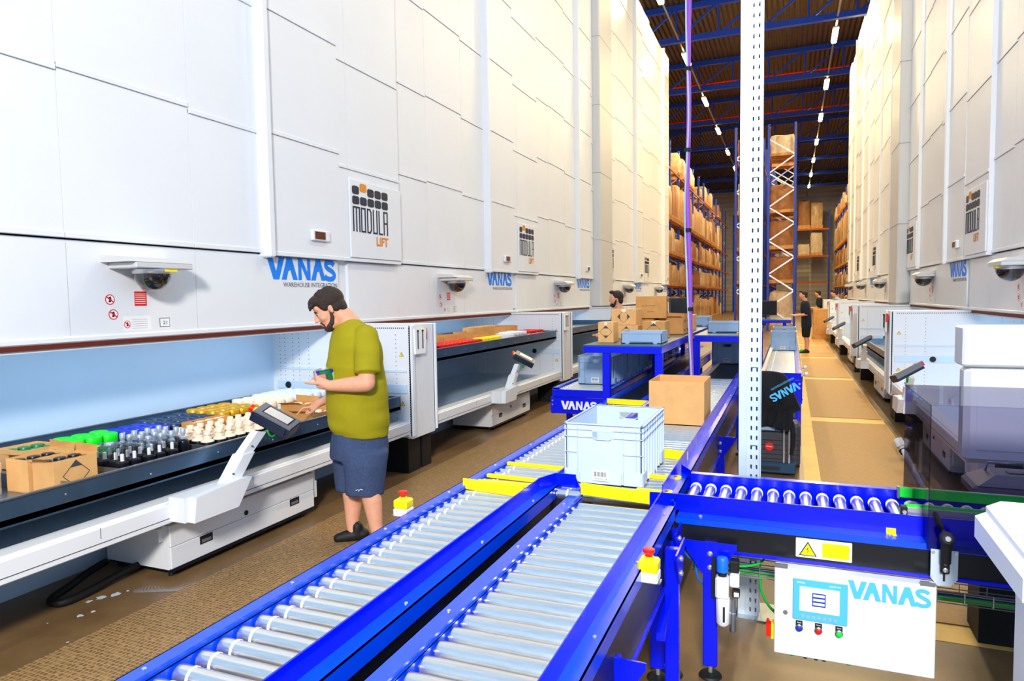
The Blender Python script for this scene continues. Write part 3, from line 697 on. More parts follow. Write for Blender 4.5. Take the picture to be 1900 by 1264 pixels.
# ================================================================== CONVEYORS
ZR = .75
def roller(xa, xb, y, r, loc=None):
    m_ = MB(); m_.lathe((xa, y, ZR - r), [(r*.5, -.012), (r*.5, 0), (r, .0), (r, xb - xa), (r*.5, xb - xa), (r*.5, xb - xa + .012)], CHROME, 14, (1, 0, 0), mts=[BOLT, BOLT, CHROME, BOLT, BOLT])
    return m_
def lane(name, label, xl, xr, y0, y1, pitch, r=.026, railL=True, railR=True, skip=(), legs=(), guideR=True, guideL=False, groove=True, deck=False):
    t = thing('roller_conveyor', ((xl + xr)/2, y0, 0), label, 'conveyor', None)
    proto = roller(xl + .004, xr - .004, y0 + pitch/2, r)
    if groove: proto.lathe((xl + .045, y0 + pitch/2, ZR - r), [(r*.95, 0), (r*1.06, .003), (r*1.06, .009), (r*.95, .012)], WHT, 14, (1, 0, 0))
    p = proto.build('roller', t, smooth=50); n = int((y1 - y0) / pitch)
    for k in range(1, min(n, 99)):
        y = y0 + pitch * (k + .5)
        if any(a < y < b for a, b in skip): continue
        c = p.copy(); COL.objects.link(c); c.location = (0, k * pitch, 0)
    for side, on, guide in ((-1, railL, guideL), (1, railR, guideR)):
        if not on: continue
        x = xl if side < 0 else xr; f = MB(); s_ = side
        X = lambda a, b: (min(x + a*s_, x + b*s_), max(x + a*s_, x + b*s_))
        f.box(*X(.004, .008), y0, y1, .56, ZR + .005, BLUE2); f.box(*X(.004, .075), y0, y1, ZR + .001, ZR + .006, BLUE2)
        f.box(*X(.071, .075), y0, y1, .70, ZR + .006, BLUE2)
        if guide: f.box(*X(.018, .022), y0, y1, ZR + .006, ZR + .072, BLUE)
        else: f.box(*X(.008, .016), y0, y1, ZR + .003, ZR + .018, BLUE2)
        q = y0 + .08
        while q < y1 - .02: f.lathe((x + .05*s_, q, ZR + .006), [(.006, 0), (.006, .003), (.003, .005)], BOLT, 8); q += .55
        f.build('side_rail', t)
        k = MB(); k.box(*X(.060, .068), y0, y1, .50, .72, BLACK); k.box(*X(.058, .078), y0, y1, .488, .500, BLUE); k.build('side_cover', t)
    if deck:
        d = MB(); d.box(xl, xr, y0, y1, .66, .664, BLUE); d.build('blue_pan', t)
    for (lx, ly) in legs: leg(t, lx, ly)
    return t
def leg(t, lx, ly, top=.62, wd=.06, plate='y'):
    l = MB(); l.box(lx - wd/2, lx + wd/2, ly - wd*.35, ly + wd*.35, .055, top, BLUE, c=.004)
    if plate == 'y': l.poly([(-.11, .14), (-.11, .12), (-.035, .0), (.035, .0), (.11, .12), (.11, .14)], (lx, ly - wd*.36, top - .13), (1, 0, 0), (0, 0, 1), .006, BLUE)
    else: l.poly([(-.11, .14), (-.11, .12), (-.035, .0), (.035, .0), (.11, .12), (.11, .14)], (lx + wd*.52, ly, top - .13), (0, 1, 0), (0, 0, 1), .006, BLUE)
    o = l.build('leg', t)
    f = MB(); f.cyl((lx, ly, .02), (lx, ly, .09), .009, BOLT, 8); f.lathe((lx, ly, 0), [(.045, 0), (.05, .006), (.045, .014), (.015, .022)], RUB, 18); f.build('foot', o, smooth=40)
    b = MB()
    for zz in (top - .04, top - .10):
        if plate == 'y': b.lathe((lx, ly - wd*.36 - .005, zz), [(.012, 0), (.012, .005), (.006, .01)], BOLT, 10, (0, -1, 0))
        else: b.lathe((lx + wd*.52 + .005, ly, zz), [(.012, 0), (.012, .005), (.006, .01)], BOLT, 10, (1, 0, 0))
    b.build('leg_bolt', o, smooth=40)
laneA = lane('a', 'near left roller conveyor with wide blue flange, running beside the man', -1.44, -1.115, .55, 5.70, .0725, legs=((-1.48, 2.0), (-1.08, 2.0), (-1.48, 4.6)), guideR=False)
g = MB(); g.box(-1.10, -1.094, .55, 3.00, ZR + .006, ZR + .065, BLUE); g.add([(-1.10, 3.0, ZR), (-1.094, 3.0, ZR), (-1.05, 3.12, ZR), (-1.056, 3.12, ZR), (-1.10, 3.0, ZR + .065), (-1.094, 3.0, ZR + .065), (-1.05, 3.12, ZR + .065), (-1.056, 3.12, ZR + .065)], [(0,1,5,4),(1,2,6,5),(2,3,7,6),(3,0,4,7),(4,5,6,7),(3,2,1,0)], BLUE)
g.add([(-1.056, 3.12, ZR), (-1.05, 3.115, ZR), (-.95, 3.115, ZR), (-.95, 3.12, ZR), (-1.056, 3.12, ZR+.065), (-1.05, 3.115, ZR+.065), (-.95, 3.115, ZR+.065), (-.95, 3.12, ZR+.065)], [(0,1,5,4),(1,2,6,5),(2,3,7,6),(3,0,4,7),(4,5,6,7),(3,2,1,0)], BLUE)
g.add([(-.95, 3.12, ZR-.02), (-.95, 3.115, ZR-.02), (-.905, 3.05, ZR-.02), (-.90, 3.053, ZR-.02), (-.95, 3.12, ZR+.05), (-.95, 3.115, ZR+.05), (-.905, 3.05, ZR+.0), (-.90, 3.053, ZR+.0)], [(0,1,5,4),(1,2,6,5),(2,3,7,6),(3,0,4,7),(4,5,6,7),(3,2,1,0)], BLUE)
g.build('guide_plate', laneA)
laneB = lane('b', 'near right roller conveyor of bright wide rollers, coming towards the camera', -.87, -.53, .55, 2.96, .082, r=.031, legs=((-.48, 1.9), (-.52, 2.9)), guideR=True, groove=False)
laneB2 = lane('c', 'roller conveyor carrying the open brown box and the white tote', -1.03, -.545, 3.05, 7.84, .0625, legs=((-.47, 5.2), (-.47, 7.4)), guideR=True, railL=False, groove=True)
# left rail of the long lane beyond the junction, dividing the lanes
dv = MB(); dv.box(-1.10, -1.045, 4.45, 6.15, ZR - .03, ZR + .02, BLUE2); dv.box(-1.075, -1.07, 4.45, 6.15, ZR + .02, ZR + .06, BLUE); dv.build('lane_divider', laneB2)
# yellow separators and transfer strips
def strip(par, pts, zz, hgt, th=.02, hook=False):
    (xa, ya), (xb, yb) = pts; m_ = MB(); d = Vector((xb - xa, yb - ya, 0)); n_ = d.normalized().cross(Vector((0, 0, 1))) * th
    m_.ob(Vector((xa, ya, zz)), d, n_, (0, 0, hgt), YEL)
    if hook: m_.cyl((xb, yb - .0, zz), (xb, yb - .0, zz + hgt), .02, YEL, 10)
    m_.build('yellow_strip', par)
strip(laneA, ((-1.46, 2.93), (-1.13, 2.89)), ZR + .002, .05, .008)
strip(laneA, ((-1.44, 3.06), (-1.11, 3.06)), ZR + .0, .016, .022); strip(laneA, ((-1.44, 3.18), (-1.07, 3.16)), ZR + .0, .016, .022, True)
strip(laneA, ((-1.44, 3.45), (-1.07, 3.44)), ZR + .0, .016, .022)
strip(laneB, ((-.895, 3.02), (-.535, 2.97)), ZR + .002, .055, .008)
strip(laneB2, ((-.70, 3.88), (-.52, 3.84)), ZR + .002, .05, .008)
for yy in (3.16, 3.43): strip(laneB2, ((-.66, yy), (-.515, yy - .01)), ZR, .018, .022, True)
strip(laneA, ((-1.45, 5.70), (-1.07, 5.66)), ZR + .002, .045, .01)
tr = MB()
for yy in (3.16, 3.43): tr.box(-1.09, -1.02, yy - .015, yy + .015, ZR - .02, ZR + .012, YEL)
tr.box(-1.11, -1.03, 3.05, 4.45, .60, .70, BLACK); tr.build('transfer_frame', laneA)
# belts beyond the rollers
def belt(label, x0, x1, y0, y1, frame=BLUE2):
    t = thing('belt_conveyor', ((x0 + x1)/2, y0, 0), label, 'conveyor')
    b = MB(); b.box(x0, x1, y0, y1, ZR - .03, ZR - .004, BELT); b.build('belt', t)
    for x in (x0, x1):
        f = MB(); s_ = -1 if x == x0 else 1; f.box(min(x, x + .05*s_), max(x, x + .05*s_), y0, y1, ZR - .10, ZR + .02, frame); f.build('side_rail', t)
    for ly in (y0 + .4, y1 - .4):
        for x in (x0, x1): l = MB(); l.box(x - .03, x + .03, ly - .02, ly + .02, 0, ZR - .05, frame); l.build('leg', t)
    return t
belt('dark belt conveyor running under the long blue table', -1.44, -1.20, 5.72, 12.6)
b2 = belt('dark belt conveyor under the blue table beside the perforated steel column', -.89, -.545, 7.87, 13.0)
gi = MB(); gi.box(-.90, -.86, 7.87, 13, ZR, ZR + .015, CREAM); gi.build('cream_slide_rail', b2)
# left pick conveyor E with the sign plate
laneE = lane('e', 'short blue conveyor with a white company name plate, carrying the row of blue totes', -2.16, -1.70, 6.55, 12.2, .075, legs=((-2.12, 6.75), (-1.75, 6.75)), guideR=False)
pl = MB(); pl.box(-2.24, -1.62, 6.50, 6.515, .50, .665, BLUE, c=.003); pl.box(-2.22, -1.68, 6.49, 6.51, .67, .745, BLUE, c=.003); vanas(pl, (-2.13, 6.499, .545), (1, 0, 0), (0, 0, 1), .38, .085, WHT)
for xx, zz in ((-2.22, .63), (-2.22, .59), (-1.66, .63)): pl.lathe((xx, 6.499, zz), [(.008, 0), (.008, .004)], BOLT, 8, (0, -1, 0))
pl.build('name_plate', laneE)
# right pick conveyor D
laneD = lane('d', 'long roller conveyor right of the perforated column, carrying pale totes', -.26, .06, 8.15, 15.4, .075, guideR=False)
pd = MB(); pd.box(-.28, .13, 8.08, 8.10, .46, .72, BLUE, c=.003); pd.box(-.2, .12, 8.06, 8.08, .725, .80, BLUE, c=.003); pd.box(.06, .12, 8.06, 8.12, .0, .46, BLUE); pd.box(-.2, .06, 8.07, 8.11, .25, .30, BLUE)
for zz in (.68, .63): pd.lathe((.10, 8.08, zz), [(.010, 0), (.010, .004)], BOLT, 8, (0, -1, 0))
pd.build('end_plate', laneD)
cr = MB(); cr.box(-.30, -.26, 8.1, 15.4, ZR, ZR + .05, CREAM)
cr.build('cream_guard_rail', laneD)
for yy, mt_ in ((8.95, WHT), (8.2, WHT), (11.6, GREEN)):
    s_ = MB(); s_.ball((.17, yy, ZR + .03), .022, mt_, 10); s_.bar((.12, yy, ZR), (.17, yy, ZR + .03), .012, STEEL); s_.build('sensor', laneD, smooth=60)

# cross conveyor C
tC = thing('roller_conveyor', (-.1, 3.3, 0), 'cross conveyor with widely spaced rollers over a blue pan and a black side panel', 'conveyor')
pr = MB(); r_ = .024; pr.lathe((-.42, 3.112, ZR - r_), [(.01, -.01), (r_, 0), (r_, .30), (.01, .31)], CHROME, 16, (0, 1, 0))
for q in (.265, .278): pr.lathe((-.42, 3.112 + q, ZR - r_), [(r_*.9, 0), (r_*1.09, .002), (r_*1.09, .006), (r_*.9, .008)], WHT, 14, (0, 1, 0))
p = pr.build('roller', tC, smooth=50)
for k in range(1, 26): c = p.copy(); COL.objects.link(c); c.location = (k * .0705, 0, 0)
f = MB(); f.box(-.47, 1.6, 3.104, 3.428, .655, .66, BLUE)
for k in range(26): f.lathe((-.385 + k * .0705, 3.26 + .1 * (k % 2), .66), [(.006, 0), (.005, .001)], BLACK, 8)
f.build('blue_pan', tC)
f = MB(); f.box(-.46, 1.6, 3.10, 3.105, .68, .772, BLUE); f.box(-.46, 1.6, 3.02, 3.105, .684, .690, BLUE2)
f.box(-.46, 1.6, 3.016, 3.022, .665, .690, BLUE2); f.add([(-.46, 3.10, ZR-.05), (-.46, 3.105, ZR-.05), (-.56, 2.93, ZR-.02), (-.555, 2.925, ZR-.02), (-.46, 3.10, ZR+.022), (-.46, 3.105, ZR+.022), (-.56, 2.93, ZR+.07), (-.555, 2.925, ZR+.07)], [(0,3,7,4),(1,5,6,2),(4,7,6,5),(0,1,2,3),(0,4,5,1),(3,2,6,7)], BLUE)
for xx in (-.36, .38, .9): f.lathe((xx, 3.06, .690), [(.009, 0), (.009, .004), (.005, .008)], BOLT, 8)
f.box(.37, .405, 3.098, 3.1, .69, .712, YEL); f.box(.37, .405, 3.07, 3.10, .690, .692, YEL)
f.build('front_rail', tC)
f = MB(); f.box(-.45, 1.6, 3.43, 3.435, ZR - .09, ZR + .036, BLUE); f.box(-.45, 1.6, 3.435, 3.47, ZR + .031, ZR + .036, BLUE2); f.add([(-.45, 3.43, .66), (-.45, 3.435, .66), (-.515, 3.55, .66), (-.51, 3.555, .66), (-.45, 3.43, .80), (-.45, 3.435, .80), (-.515, 3.55, .80), (-.51, 3.555, .80)], [(0,4,6,2), (1,3,7,5), (4,5,7,6), (0,2,3,1), (0,1,5,4), (2,6,7,3)], BLUE)
f.build('back_rail', tC)
f = MB(); f.box(-.47, 1.6, 3.02, 3.03, .565, .667, BLACK); f.box(-.47, 1.6, 3.012, 3.03, .552, .566, BLUE)
f.poly([(0, 0), (.11, 0), (.11, .15), (0, .15)], (-.57, 2.93, .565), (.7, .7, 0), (0, 0, 1), .006, BLACK); f.build('side_panel', tC)
f = MB(); f.box(-.48, 1.6, 3.44, 3.445, .56, .70, BLACK); f.build('back_panel', tC)
wl_ = MB(); wl_.box(.03, .24, 3.012, 3.02, .578, .658, WHT, c=.002); warn_tri(wl_, (.042, 3.0115, .588), (1, 0, 0), (0, 0, 1), .068); wl_.box(.13, .23, 3.0105, 3.012, .588, .648, YEL); wl_.build('warning_label', tC)
ORGN[tC.name] = Vector((-.1, 3.3, 0))
leg(tC, -.31, 3.0, .60, .06)
for lx in (-.53,): pass
for lx, ly in ((1.3, 3.0),): leg(tC, lx, ly, .6)
# lane B right hand legs seen at the corner
# perforated column
pc = MB(); x0, x1, y0, y1 = -.243, -.138, 3.65, 3.76
pc.box(x0, x0 + .045, y0, y0 + .003, 0, 7, GALV); pc.box(x0, x0 + .003, y0, y1, 0, 7, GALV); pc.box(x1 - .003, x1, y0, y1, 0, 7, GALV)
z = 0.0
cols_ = (x0 + .045, x0 + .060, x0 + .068, x0 + .086, x0 + .094, x1)
for a, b in ((cols_[0], cols_[1]), (cols_[2], cols_[3]), (cols_[4], cols_[5])): pc.box(a, b, y0, y0 + .003, 0, 7, GALV)
for a, b in ((cols_[1], cols_[2]), (cols_[3], cols_[4])):
    z = 0
    while z < 5: pc.box(a, b, y0, y0 + .003, z, z + .028, GALV); z += .05
pc.box(x0 - .004, x1 + .004, y0 + .06, y0 + .066, 0, 7, GALV); pc.box(x0 + .04, x0 + .046, y0 - .006, y0, 0, 7, GALV); pc.box(x1 - .006, x1, y0 - .006, y0, 0, 7, GALV)
pc.box(-.30, -.06, 3.60, 3.82, 0, .008, STEEL)
for zz in (.3, .55, .9, 1.3, 2.25): pc.cyl((cols_[1], y0 - .003, zz), (cols_[4], y0 - .003, zz), .0025, STEEL, 6)
tag(pc.build('perforated_column', org=(-.18, 3.7, 0)), 'tall perforated galvanised steel column behind the cross conveyor', 'column')

# main tote
def tote(loc, label, sx=.40, sy=.60, sz=.30, mt=TOTE, code=None, group=None, simple=False):
    o = Vector(loc); t = thing('tote', loc, label, 'tote', group); b = MB(); e = .012; ty = .02
    x0, x1, y0, y1 = -sx/2 + e, sx/2 - e, -sy/2 + e, sy/2 - e; w_ = .004
    b.box(x0, x1, y0, y1, .0, .006, mt)
    hx = .052; zt = sz - .035; zb = sz - .075     # hand hole
    for yy in (y0, y1 - w_):
        b.box(x0, -hx, yy, yy + w_, 0, sz, mt); b.box(hx, x1, yy, yy + w_, 0, sz, mt); b.box(-hx, hx, yy, yy + w_, 0, zb, mt); b.box(-hx, hx, yy, yy + w_, zt, sz, mt)
        yo = yy - .010 if yy < 0 else yy + w_ + .010
        b.tube([(-hx, yo, zt), (-hx, yo, zb + .012), (-hx + .02, yo, zb), (hx - .02, yo, zb), (hx, yo, zb + .012), (hx, yo, zt), (-hx, yo, zt)], .003, mt, 6)
    for xx in (x0, x1 - w_): b.box(xx, xx + w_, y0, y1, 0, sz, mt)
    bd = b.build; rim = MB()
    rim.box(-sx/2, sx/2, -sy/2, -sy/2 + e + w_, sz - .006, sz, mt, c=.002); rim.box(-sx/2, sx/2, sy/2 - e - w_, sy/2, sz - .006, sz, mt, c=.002)
    rim.box(-sx/2, -sx/2 + e + w_, -sy/2, sy/2, sz - .006, sz, mt, c=.002); rim.box(sx/2 - e - w_, sx/2, -sy/2, sy/2, sz - .006, sz, mt, c=.002)
    rb = MB(); d = e
    for zz in (sz - .032, sz - .068):
        for sg in (-1, 1):
            ya, yb = sorted((sg * (sy/2 - e), sg * (sy/2 - .002))); xa, xb = sorted((sg * (sx/2 - e), sg * (sx/2 - .002)))
            if zz > zb: rb.box(-sx/2 + .004, -hx, ya, yb, zz, zz + .003, mt); rb.box(hx, sx/2 - .004, ya, yb, zz, zz + .003, mt)
            else: rb.box(-sx/2 + .004, -hx, ya, yb, zz, zz + .003, mt); rb.box(hx, sx/2 - .004, ya, yb, zz, zz + .003, mt)
            rb.box(xa, xb, -sy/2 + .004, sy/2 - .004, zz, zz + .003, mt)
    for sg in (-1, 1):
        ya, yb = sorted((sg * (sy/2 - e), sg * (sy/2 - .002)))
        for xx in (-sx/2 + .02, -.13, .10, .16, sx/2 - .02): rb.box(xx, xx + .003, ya, yb, .07, sz - .006, mt)
        for q in ((-sx/2 + .004, -.13), (.10, sx/2 - .004)): rb.box(q[0], q[1], ya, yb, .155, .158, mt); rb.box(q[0], q[1], ya - .0, yb, .005, .072, mt, c=.004)
        for xx in (-.12, .09): rb.box(xx, xx + .003, ya, yb, .01, .06, mt)
        rb.box(-.12, .09, ya, yb, .006, .010, mt)
        xa, xb = sorted((sg * (sx/2 - e), sg * (sx/2 - .002)))
        for k in range(9):
            yy = -sy/2 + .02 + k * (sy - .04) / 8; rb.box(xa, xb, yy - .0015, yy + .0015, .01 if k in (1, 2, 6, 7) else .0, sz - .006, mt)
        rb.box(xa, xb, -sy/2 + .004, -sy/2 + .10, .005, .072, mt, c=.004); rb.box(xa, xb, sy/2 - .10, sy/2 - .004, .005, .072, mt, c=.004)
    for part, nm in ((b, 'bin_shell'), (rim, 'rim'), (rb, 'rib_set')):
        part.v = [v + o for v in part.v]; part.build(nm, t)
    lb = MB(); lb.box(-.050, .030, -sy/2 - .0012, -sy/2 - .0002, .022, .072, WHT)
    xx = -.044
    while xx < .022: wd = random.choice((.001, .002, .003)); lb.box(xx, xx + wd, -sy/2 - .0016, -sy/2 - .001, .042, .066, TXT); xx += wd + random.choice((.001, .002))
    if code: lb.text(code, (-.042, -sy/2 - .0014, .027), (1, 0, 0), (0, 0, 1), .010, .064, TXT, .0004)
    lb.v = [v + o for v in lb.v]; lb.build('barcode_label', t)
    return t
T0 = tote((-.84, 3.50, ZR), 'white tote with a barcode label standing on the conveyor junction', code='IN000028')
T1 = tote((-1.88, 7.22, ZR), 'blue-grey tote above the company name plate, nearest of its row', mt=TOTE2, code='IN000017')
lbs = ('second', 'third', 'fourth', 'fifth', 'sixth', 'seventh')
for k in range(6): dup(T1, (-1.88, 7.22 + .65 * (k + 1), ZR), 0, 'blue-grey tote, %s in the row under the long blue table' % lbs[k])
dup(T1, (-.77, 9.75, ZR), 0, 'dark blue-grey tote under the blue table beside the column')
dup(T1, (-.10, 12.2, ZR), 0, 'pale tote on the conveyor right of the perforated column, the nearer one')
dup(T1, (-.10, 13.9, ZR), 0, 'pale tote farther along the conveyor right of the column')
carton('cardboard_box', (-.10, 13.1, ZR), .36, .5, .16, 0, 'flat brown box between the two pale totes', CARD)
carton('cardboard_box', (-.745, 5.10, ZR), .385, .42, .31, 0, 'tall open plain brown box on the roller conveyor', CARD, open_top=True)

# ================================================================== TABLES
def table(x0, x1, y0, y1, z, legs, label):
    t = thing('packing_table', ((x0 + x1)/2, y0, 0), label, 'table')
    b = MB(); b.box(x0, x1, y0, y1, z - .012, z, TRAYM); b.build('table_top', t)
    f = MB()
    f.box(x0, x1, y0, y0 + .03, z - .075, z - .012, BLUE); f.box(x0, x1, y1 - .03, y1, z - .075, z - .012, BLUE); f.box(x0, x0 + .03, y0 + .03, y1 - .03, z - .075, z - .012, BLUE); f.box(x1 - .03, x1, y0 + .03, y1 - .03, z - .075, z - .012, BLUE); f.build('frame', t)
    for lx, ly in legs:
        l = MB(); l.box(lx - .035, lx + .035, ly - .03, ly + .03, 0, z - .075, BLUE, c=.003); l.build('leg', t)
    return t
table(-1.80, -1.07, 6.18, 11.2, 1.22, ((-1.585, 6.22), (-1.10, 6.22), (-1.585, 8.7), (-1.10, 8.7), (-1.585, 11.1), (-1.10, 11.1)), 'long blue packing table crowded with brown boxes')
table(-1.00, -.37, 7.90, 10.6, 1.22, ((-.98, 7.94), (-.40, 7.94), (-.98, 10.5), (-.40, 10.5)), 'blue table with a grey bin, directly left of the perforated column')
table(-.95, .02, 16.2, 17.6, 1.10, ((-.85, 16.3), (-.12, 16.3), (-.12, 17.5), (-.85, 17.5)), 'small blue table farther back, right of the perforated column')
ZB = 1.22
carton('cardboard_box', (-1.67, 6.62, ZB), .155, .2, .20, 0, 'small pale box with two dark triangles on the near left corner of the long table', CARD, [('diamond', '-y')], tape=True)
carton('cardboard_box', (-1.62, 7.35, ZB), .25, .3, .14, 0, 'pale box lying under the box with the sideways diamond', CARD, [('diamond', '-y')])
carton('cardboard_box', (-1.66, 7.40, ZB + .142), .27, .3, .17, 0, 'pale box with a sideways diamond stacked on another box', CARD, [('side', '-y')], tape=True)
carton('cardboard_box', (-1.33, 7.35, ZB), .24, .3, .18, 0, 'brown box with one triangle diamond behind the grey bin', CARD2, [('diamond1', '-y')], tape=True)
carton('cardboard_box', (-1.28, 8.25, ZB), .28, .5, .19, 0, 'open brown box with small arrows on its side at the table edge', CARD2, [('arrows', '+x')], open_top='flap')
carton('cardboard_box', (-1.50, 8.05, ZB + .195), .34, .5, .25, .12, 'large brown box with printed lettering on top of the pile', CARD2, [('text', '-y'), ('arrows', '+x')])
carton('cardboard_box', (-1.56, 8.1, ZB), .22, .5, .19, 0, 'plain brown box under the large lettered box', CARD2)
carton('cardboard_box', (-1.22, 9.15, ZB), .14, .3, .2, 0, 'brown box with two triangles behind the purple cable', CARD, [('diamond', '-y')])
def bin_(loc, sx, sy, sz, label):
    o = Vector(loc); t = thing('grey_bin', loc, label, 'bin'); b = MB(); w_ = .006
    for (a, b_, c, d) in ((-sx/2, sx/2, -sy/2, -sy/2 + w_), (-sx/2, sx/2, sy/2 - w_, sy/2), (-sx/2, -sx/2 + w_, -sy/2, sy/2), (sx/2 - w_, sx/2, -sy/2, sy/2)): b.box(a, b_, c, d, 0, sz, TOTE2)
    b.box(-sx/2, sx/2, -sy/2, sy/2, 0, .008, TOTE2); b.box(-sx/2 - .006, sx/2 + .006, -sy/2 - .006, -sy/2, sz - .02, sz, TOTE2)
    b.box(-sx*.3, sx*.3, -sy/2 - .002, -sy/2, .012, .018, NCAN)
    for xx in (-sx*.35, sx*.35): b.lathe((xx, -sy/2, .02), [(.025, 0), (.025, .004)], TOTE2, 14, (0, -1, 0))
    b.v = [v + o for v in b.v]; b.build('bin_shell', t); l = MB(); l.box(-sx/2 + .01, sx/2 - .01, -sy/2 + .01, sy/2 - .01, sz - .03, sz - .025, CARD); l.v = [v + o for v in l.v]; l.build('cardboard_lid', t)
bin_((-1.30, 6.58, ZB), .38, .35, .115, 'grey-blue bin on the near end of the long table')
bin_((-1.30, 10.4, ZB), .42, .5, .14, 'grey-blue bin at the far end of the long table')
bin_((-.66, 8.6, ZB), .50, .4, .13, 'grey-blue bin on the table left of the perforated column')
def monitor(loc, label, rz, mt=TXT, h_=.34):
    o = Vector(loc); t = thing('computer_monitor', loc, label, 'monitor'); R_ = Matrix.Rotation(rz, 3, 'Z')
    s_ = MB(); s_.box(-.09, .09, -.06, .06, 0, .012, RUB); s_.cyl((0, 0, 0), (0, 0, .15), .015, RUB, 8); s_.v = [R_ @ v + o for v in s_.v]; s_.build('stand', t)
    b = MB(); b.box(-.24, .24, -.035, -.012, .08, .08 + h_, mt, c=.004); b.box(-.22, .22, -.038, -.034, .10, .06 + h_, BLACK); b.v = [R_ @ v + o for v in b.v]; b.build('display', t)
monitor((-1.45, 9.6, ZB), 'dark monitor on the long table behind the boxes', 1.2)
monitor((-.55, 9.9, ZB), 'dark monitor at an angle just left of the perforated column', 1.3)
monitor((-.52, 16.7, 1.10), 'dark monitor on the small blue table', .3)
pp_ = MB()
for k in range(5): pp_.box(-.56, -.40, 8.05 - .0 + k * .004, 8.26, ZB + k * .004, ZB + k * .004 + .003, GOLD if k % 2 else CARD)
tag(pp_.build('envelope_stack', org=(-.48, 8.15, ZB)), 'small stack of yellowish envelopes on the table beside the column', 'envelopes', kind=None)

# ================================================================== CONTROL BOX, AIR UNIT, CABLE TRAY, STOPS
cb = thing('control_cabinet', (.23, 2.95, .36), 'white control cabinet with a touchscreen and three buttons hanging under the cross conveyor', 'control cabinet')
m_ = MB(); m_.box(-.05, .525, 2.945, 3.005, .185, .55, W, c=.004); m_.box(-.05, 0.0, 2.94, 2.95, .55, .565, STEEL); m_.box(.47, .52, 2.94, 2.95, .55, .565, STEEL); m_.build('enclosure', cb)
m_ = MB(); m_.box(.02, .222, 2.937, 2.945, .345, .515, TOTE2, c=.003); m_.box(.022, .22, 2.936, 2.938, .347, .513, LOGOC); m_.box(.046, .192, 2.934, 2.937, .385, .485, SCRB); m_.box(.092, .142, 2.9325, 2.934, .41, .465, RBLU)
for k in range(3): m_.box(.096, .138, 2.932, 2.9326, .416 + k * .017, .426 + k * .017, WHT)
m_.text('SIEMENS', (.035, 2.9355, .498), (1, 0, 0), (0, 0, 1), .007, .03, WHT, .0004); m_.text('SIMATIC HMI', (.155, 2.9355, .496), (1, 0, 0), (0, 0, 1), .007, .04, WHT, .0004)
for k in range(7): m_.box(.052 + k * .02, .064 + k * .02, 2.9352, 2.936, .357, .369, TOTE2)
m_.build('touch_panel', cb)
m_ = MB(); vanas(m_, (.222, 2.9445, .462), (1, 0, 0), (0, 0, 1), .29, .072, LOGOC); m_.build('company_logo', cb)
for xx, mt_, tx in ((.045, RBLU, 'Reset'), (.117, RED, 'Stop'), (.192, GREEN, 'Start')):
    m_ = MB(); m_.box(xx - .013, xx + .013, 2.942, 2.9455, .300, .338, RUB, c=.001); m_.text(tx, (xx - .008, 2.9415, .328), (1, 0, 0), (0, 0, 1), .006, .016, WHT, .0004); b_ = m_.build('button_plate', cb)
    m_ = MB(); m_.lathe((xx, 2.942, .310), [(.0145, 0), (.0145, .006), (.011, .008), (.011, .014), (.008, .016)], mt_, 18, (0, -1, 0), mts=[STEEL, STEEL, mt_, mt_, mt_, mt_]); m_.build('push_button', b_, smooth=40)
m_ = MB(); m_.box(-.022, .007, 2.941, 2.945, .348, .392, WHT, c=.002); m_.lathe((-.0075, 2.941, .366), [(.009, 0), (.009, .004), (.005, .004)], GRYP, 14, (0, -1, 0)); m_.build('key_switch', cb)
for xx, mt_ in ((.02, CABG), (.07, RUB), (.11, RUB), (.14, RUB), (.23, CABG)): m_ = MB(); m_.cyl((xx, 2.975, .17), (xx, 2.975, .186), .008, mt_, 10); m_.build('cable_gland', cb, smooth=40)
m_ = MB(); m_.box(-.062, -.052, 2.96, 3.0, .235, .30, YEL); m_.box(-.082, -.062, 2.965, 2.995, .24, .295, RED); m_.cyl((-.075, 2.98, .295), (-.075, 2.98, .31), .006, RED, 8); m_.build('main_switch', cb)

fu = thing('air_filter_unit', (-.245, 2.97, .40), 'compressed-air filter and regulator with a blue cap beside the blue leg', 'air regulator')
m_ = MB(); m_.lathe((-.255, 2.93, .505), [(.020, 0), (.024, .002), (.024, .055), (.020, .062), (.012, .064)], CABB, 18); m_.build('blue_cap', fu, smooth=40)
m_ = MB(); m_.lathe((-.255, 2.93, .485), [(.018, 0), (.018, .022)], RUB, 16); m_.box(-.228, -.190, 2.94, 2.99, .50, .55, RUB, c=.004); m_.box(-.215, -.185, 2.915, 2.95, .405, .435, RUB, c=.003); m_.box(-.207, -.188, 2.9135, 2.915, .411, .429, SCRB); m_.cyl((-.285, 2.93, .43), (-.272, 2.93, .43), .012, RUB, 12); m_.build('black_fittings', fu, smooth=40)
m_ = MB(); m_.box(-.282, -.228, 2.90, 2.96, .395, .488, W, c=.008); m_.box(-.226, -.188, 2.93, 2.985, .44, .50, W, c=.006); m_.build('regulator_body', fu)
m_ = MB(); m_.lathe((-.252, 2.93, .275), [(.018, 0), (.028, .012), (.029, .118), (.027, .122)], W, 18); m_.box(-.250, -.242, 2.8995, 2.903, .30, .365, RUB); m_.build('filter_bowl', fu, smooth=40)
m_ = MB(); m_.lathe((-.212, 2.925, .255), [(.012, 0), (.013, .003), (.013, .08), (.011, .085), (.011, .14)], CHROME, 14, mts=[STEEL, STEEL, CHROME, STEEL, STEEL]); m_.build('silencer', fu, smooth=40)
m_ = MB(); m_.box(-.30, -.285, 2.95, 3.0, .38, .55, RUB); m_.build('mounting_plate', fu)

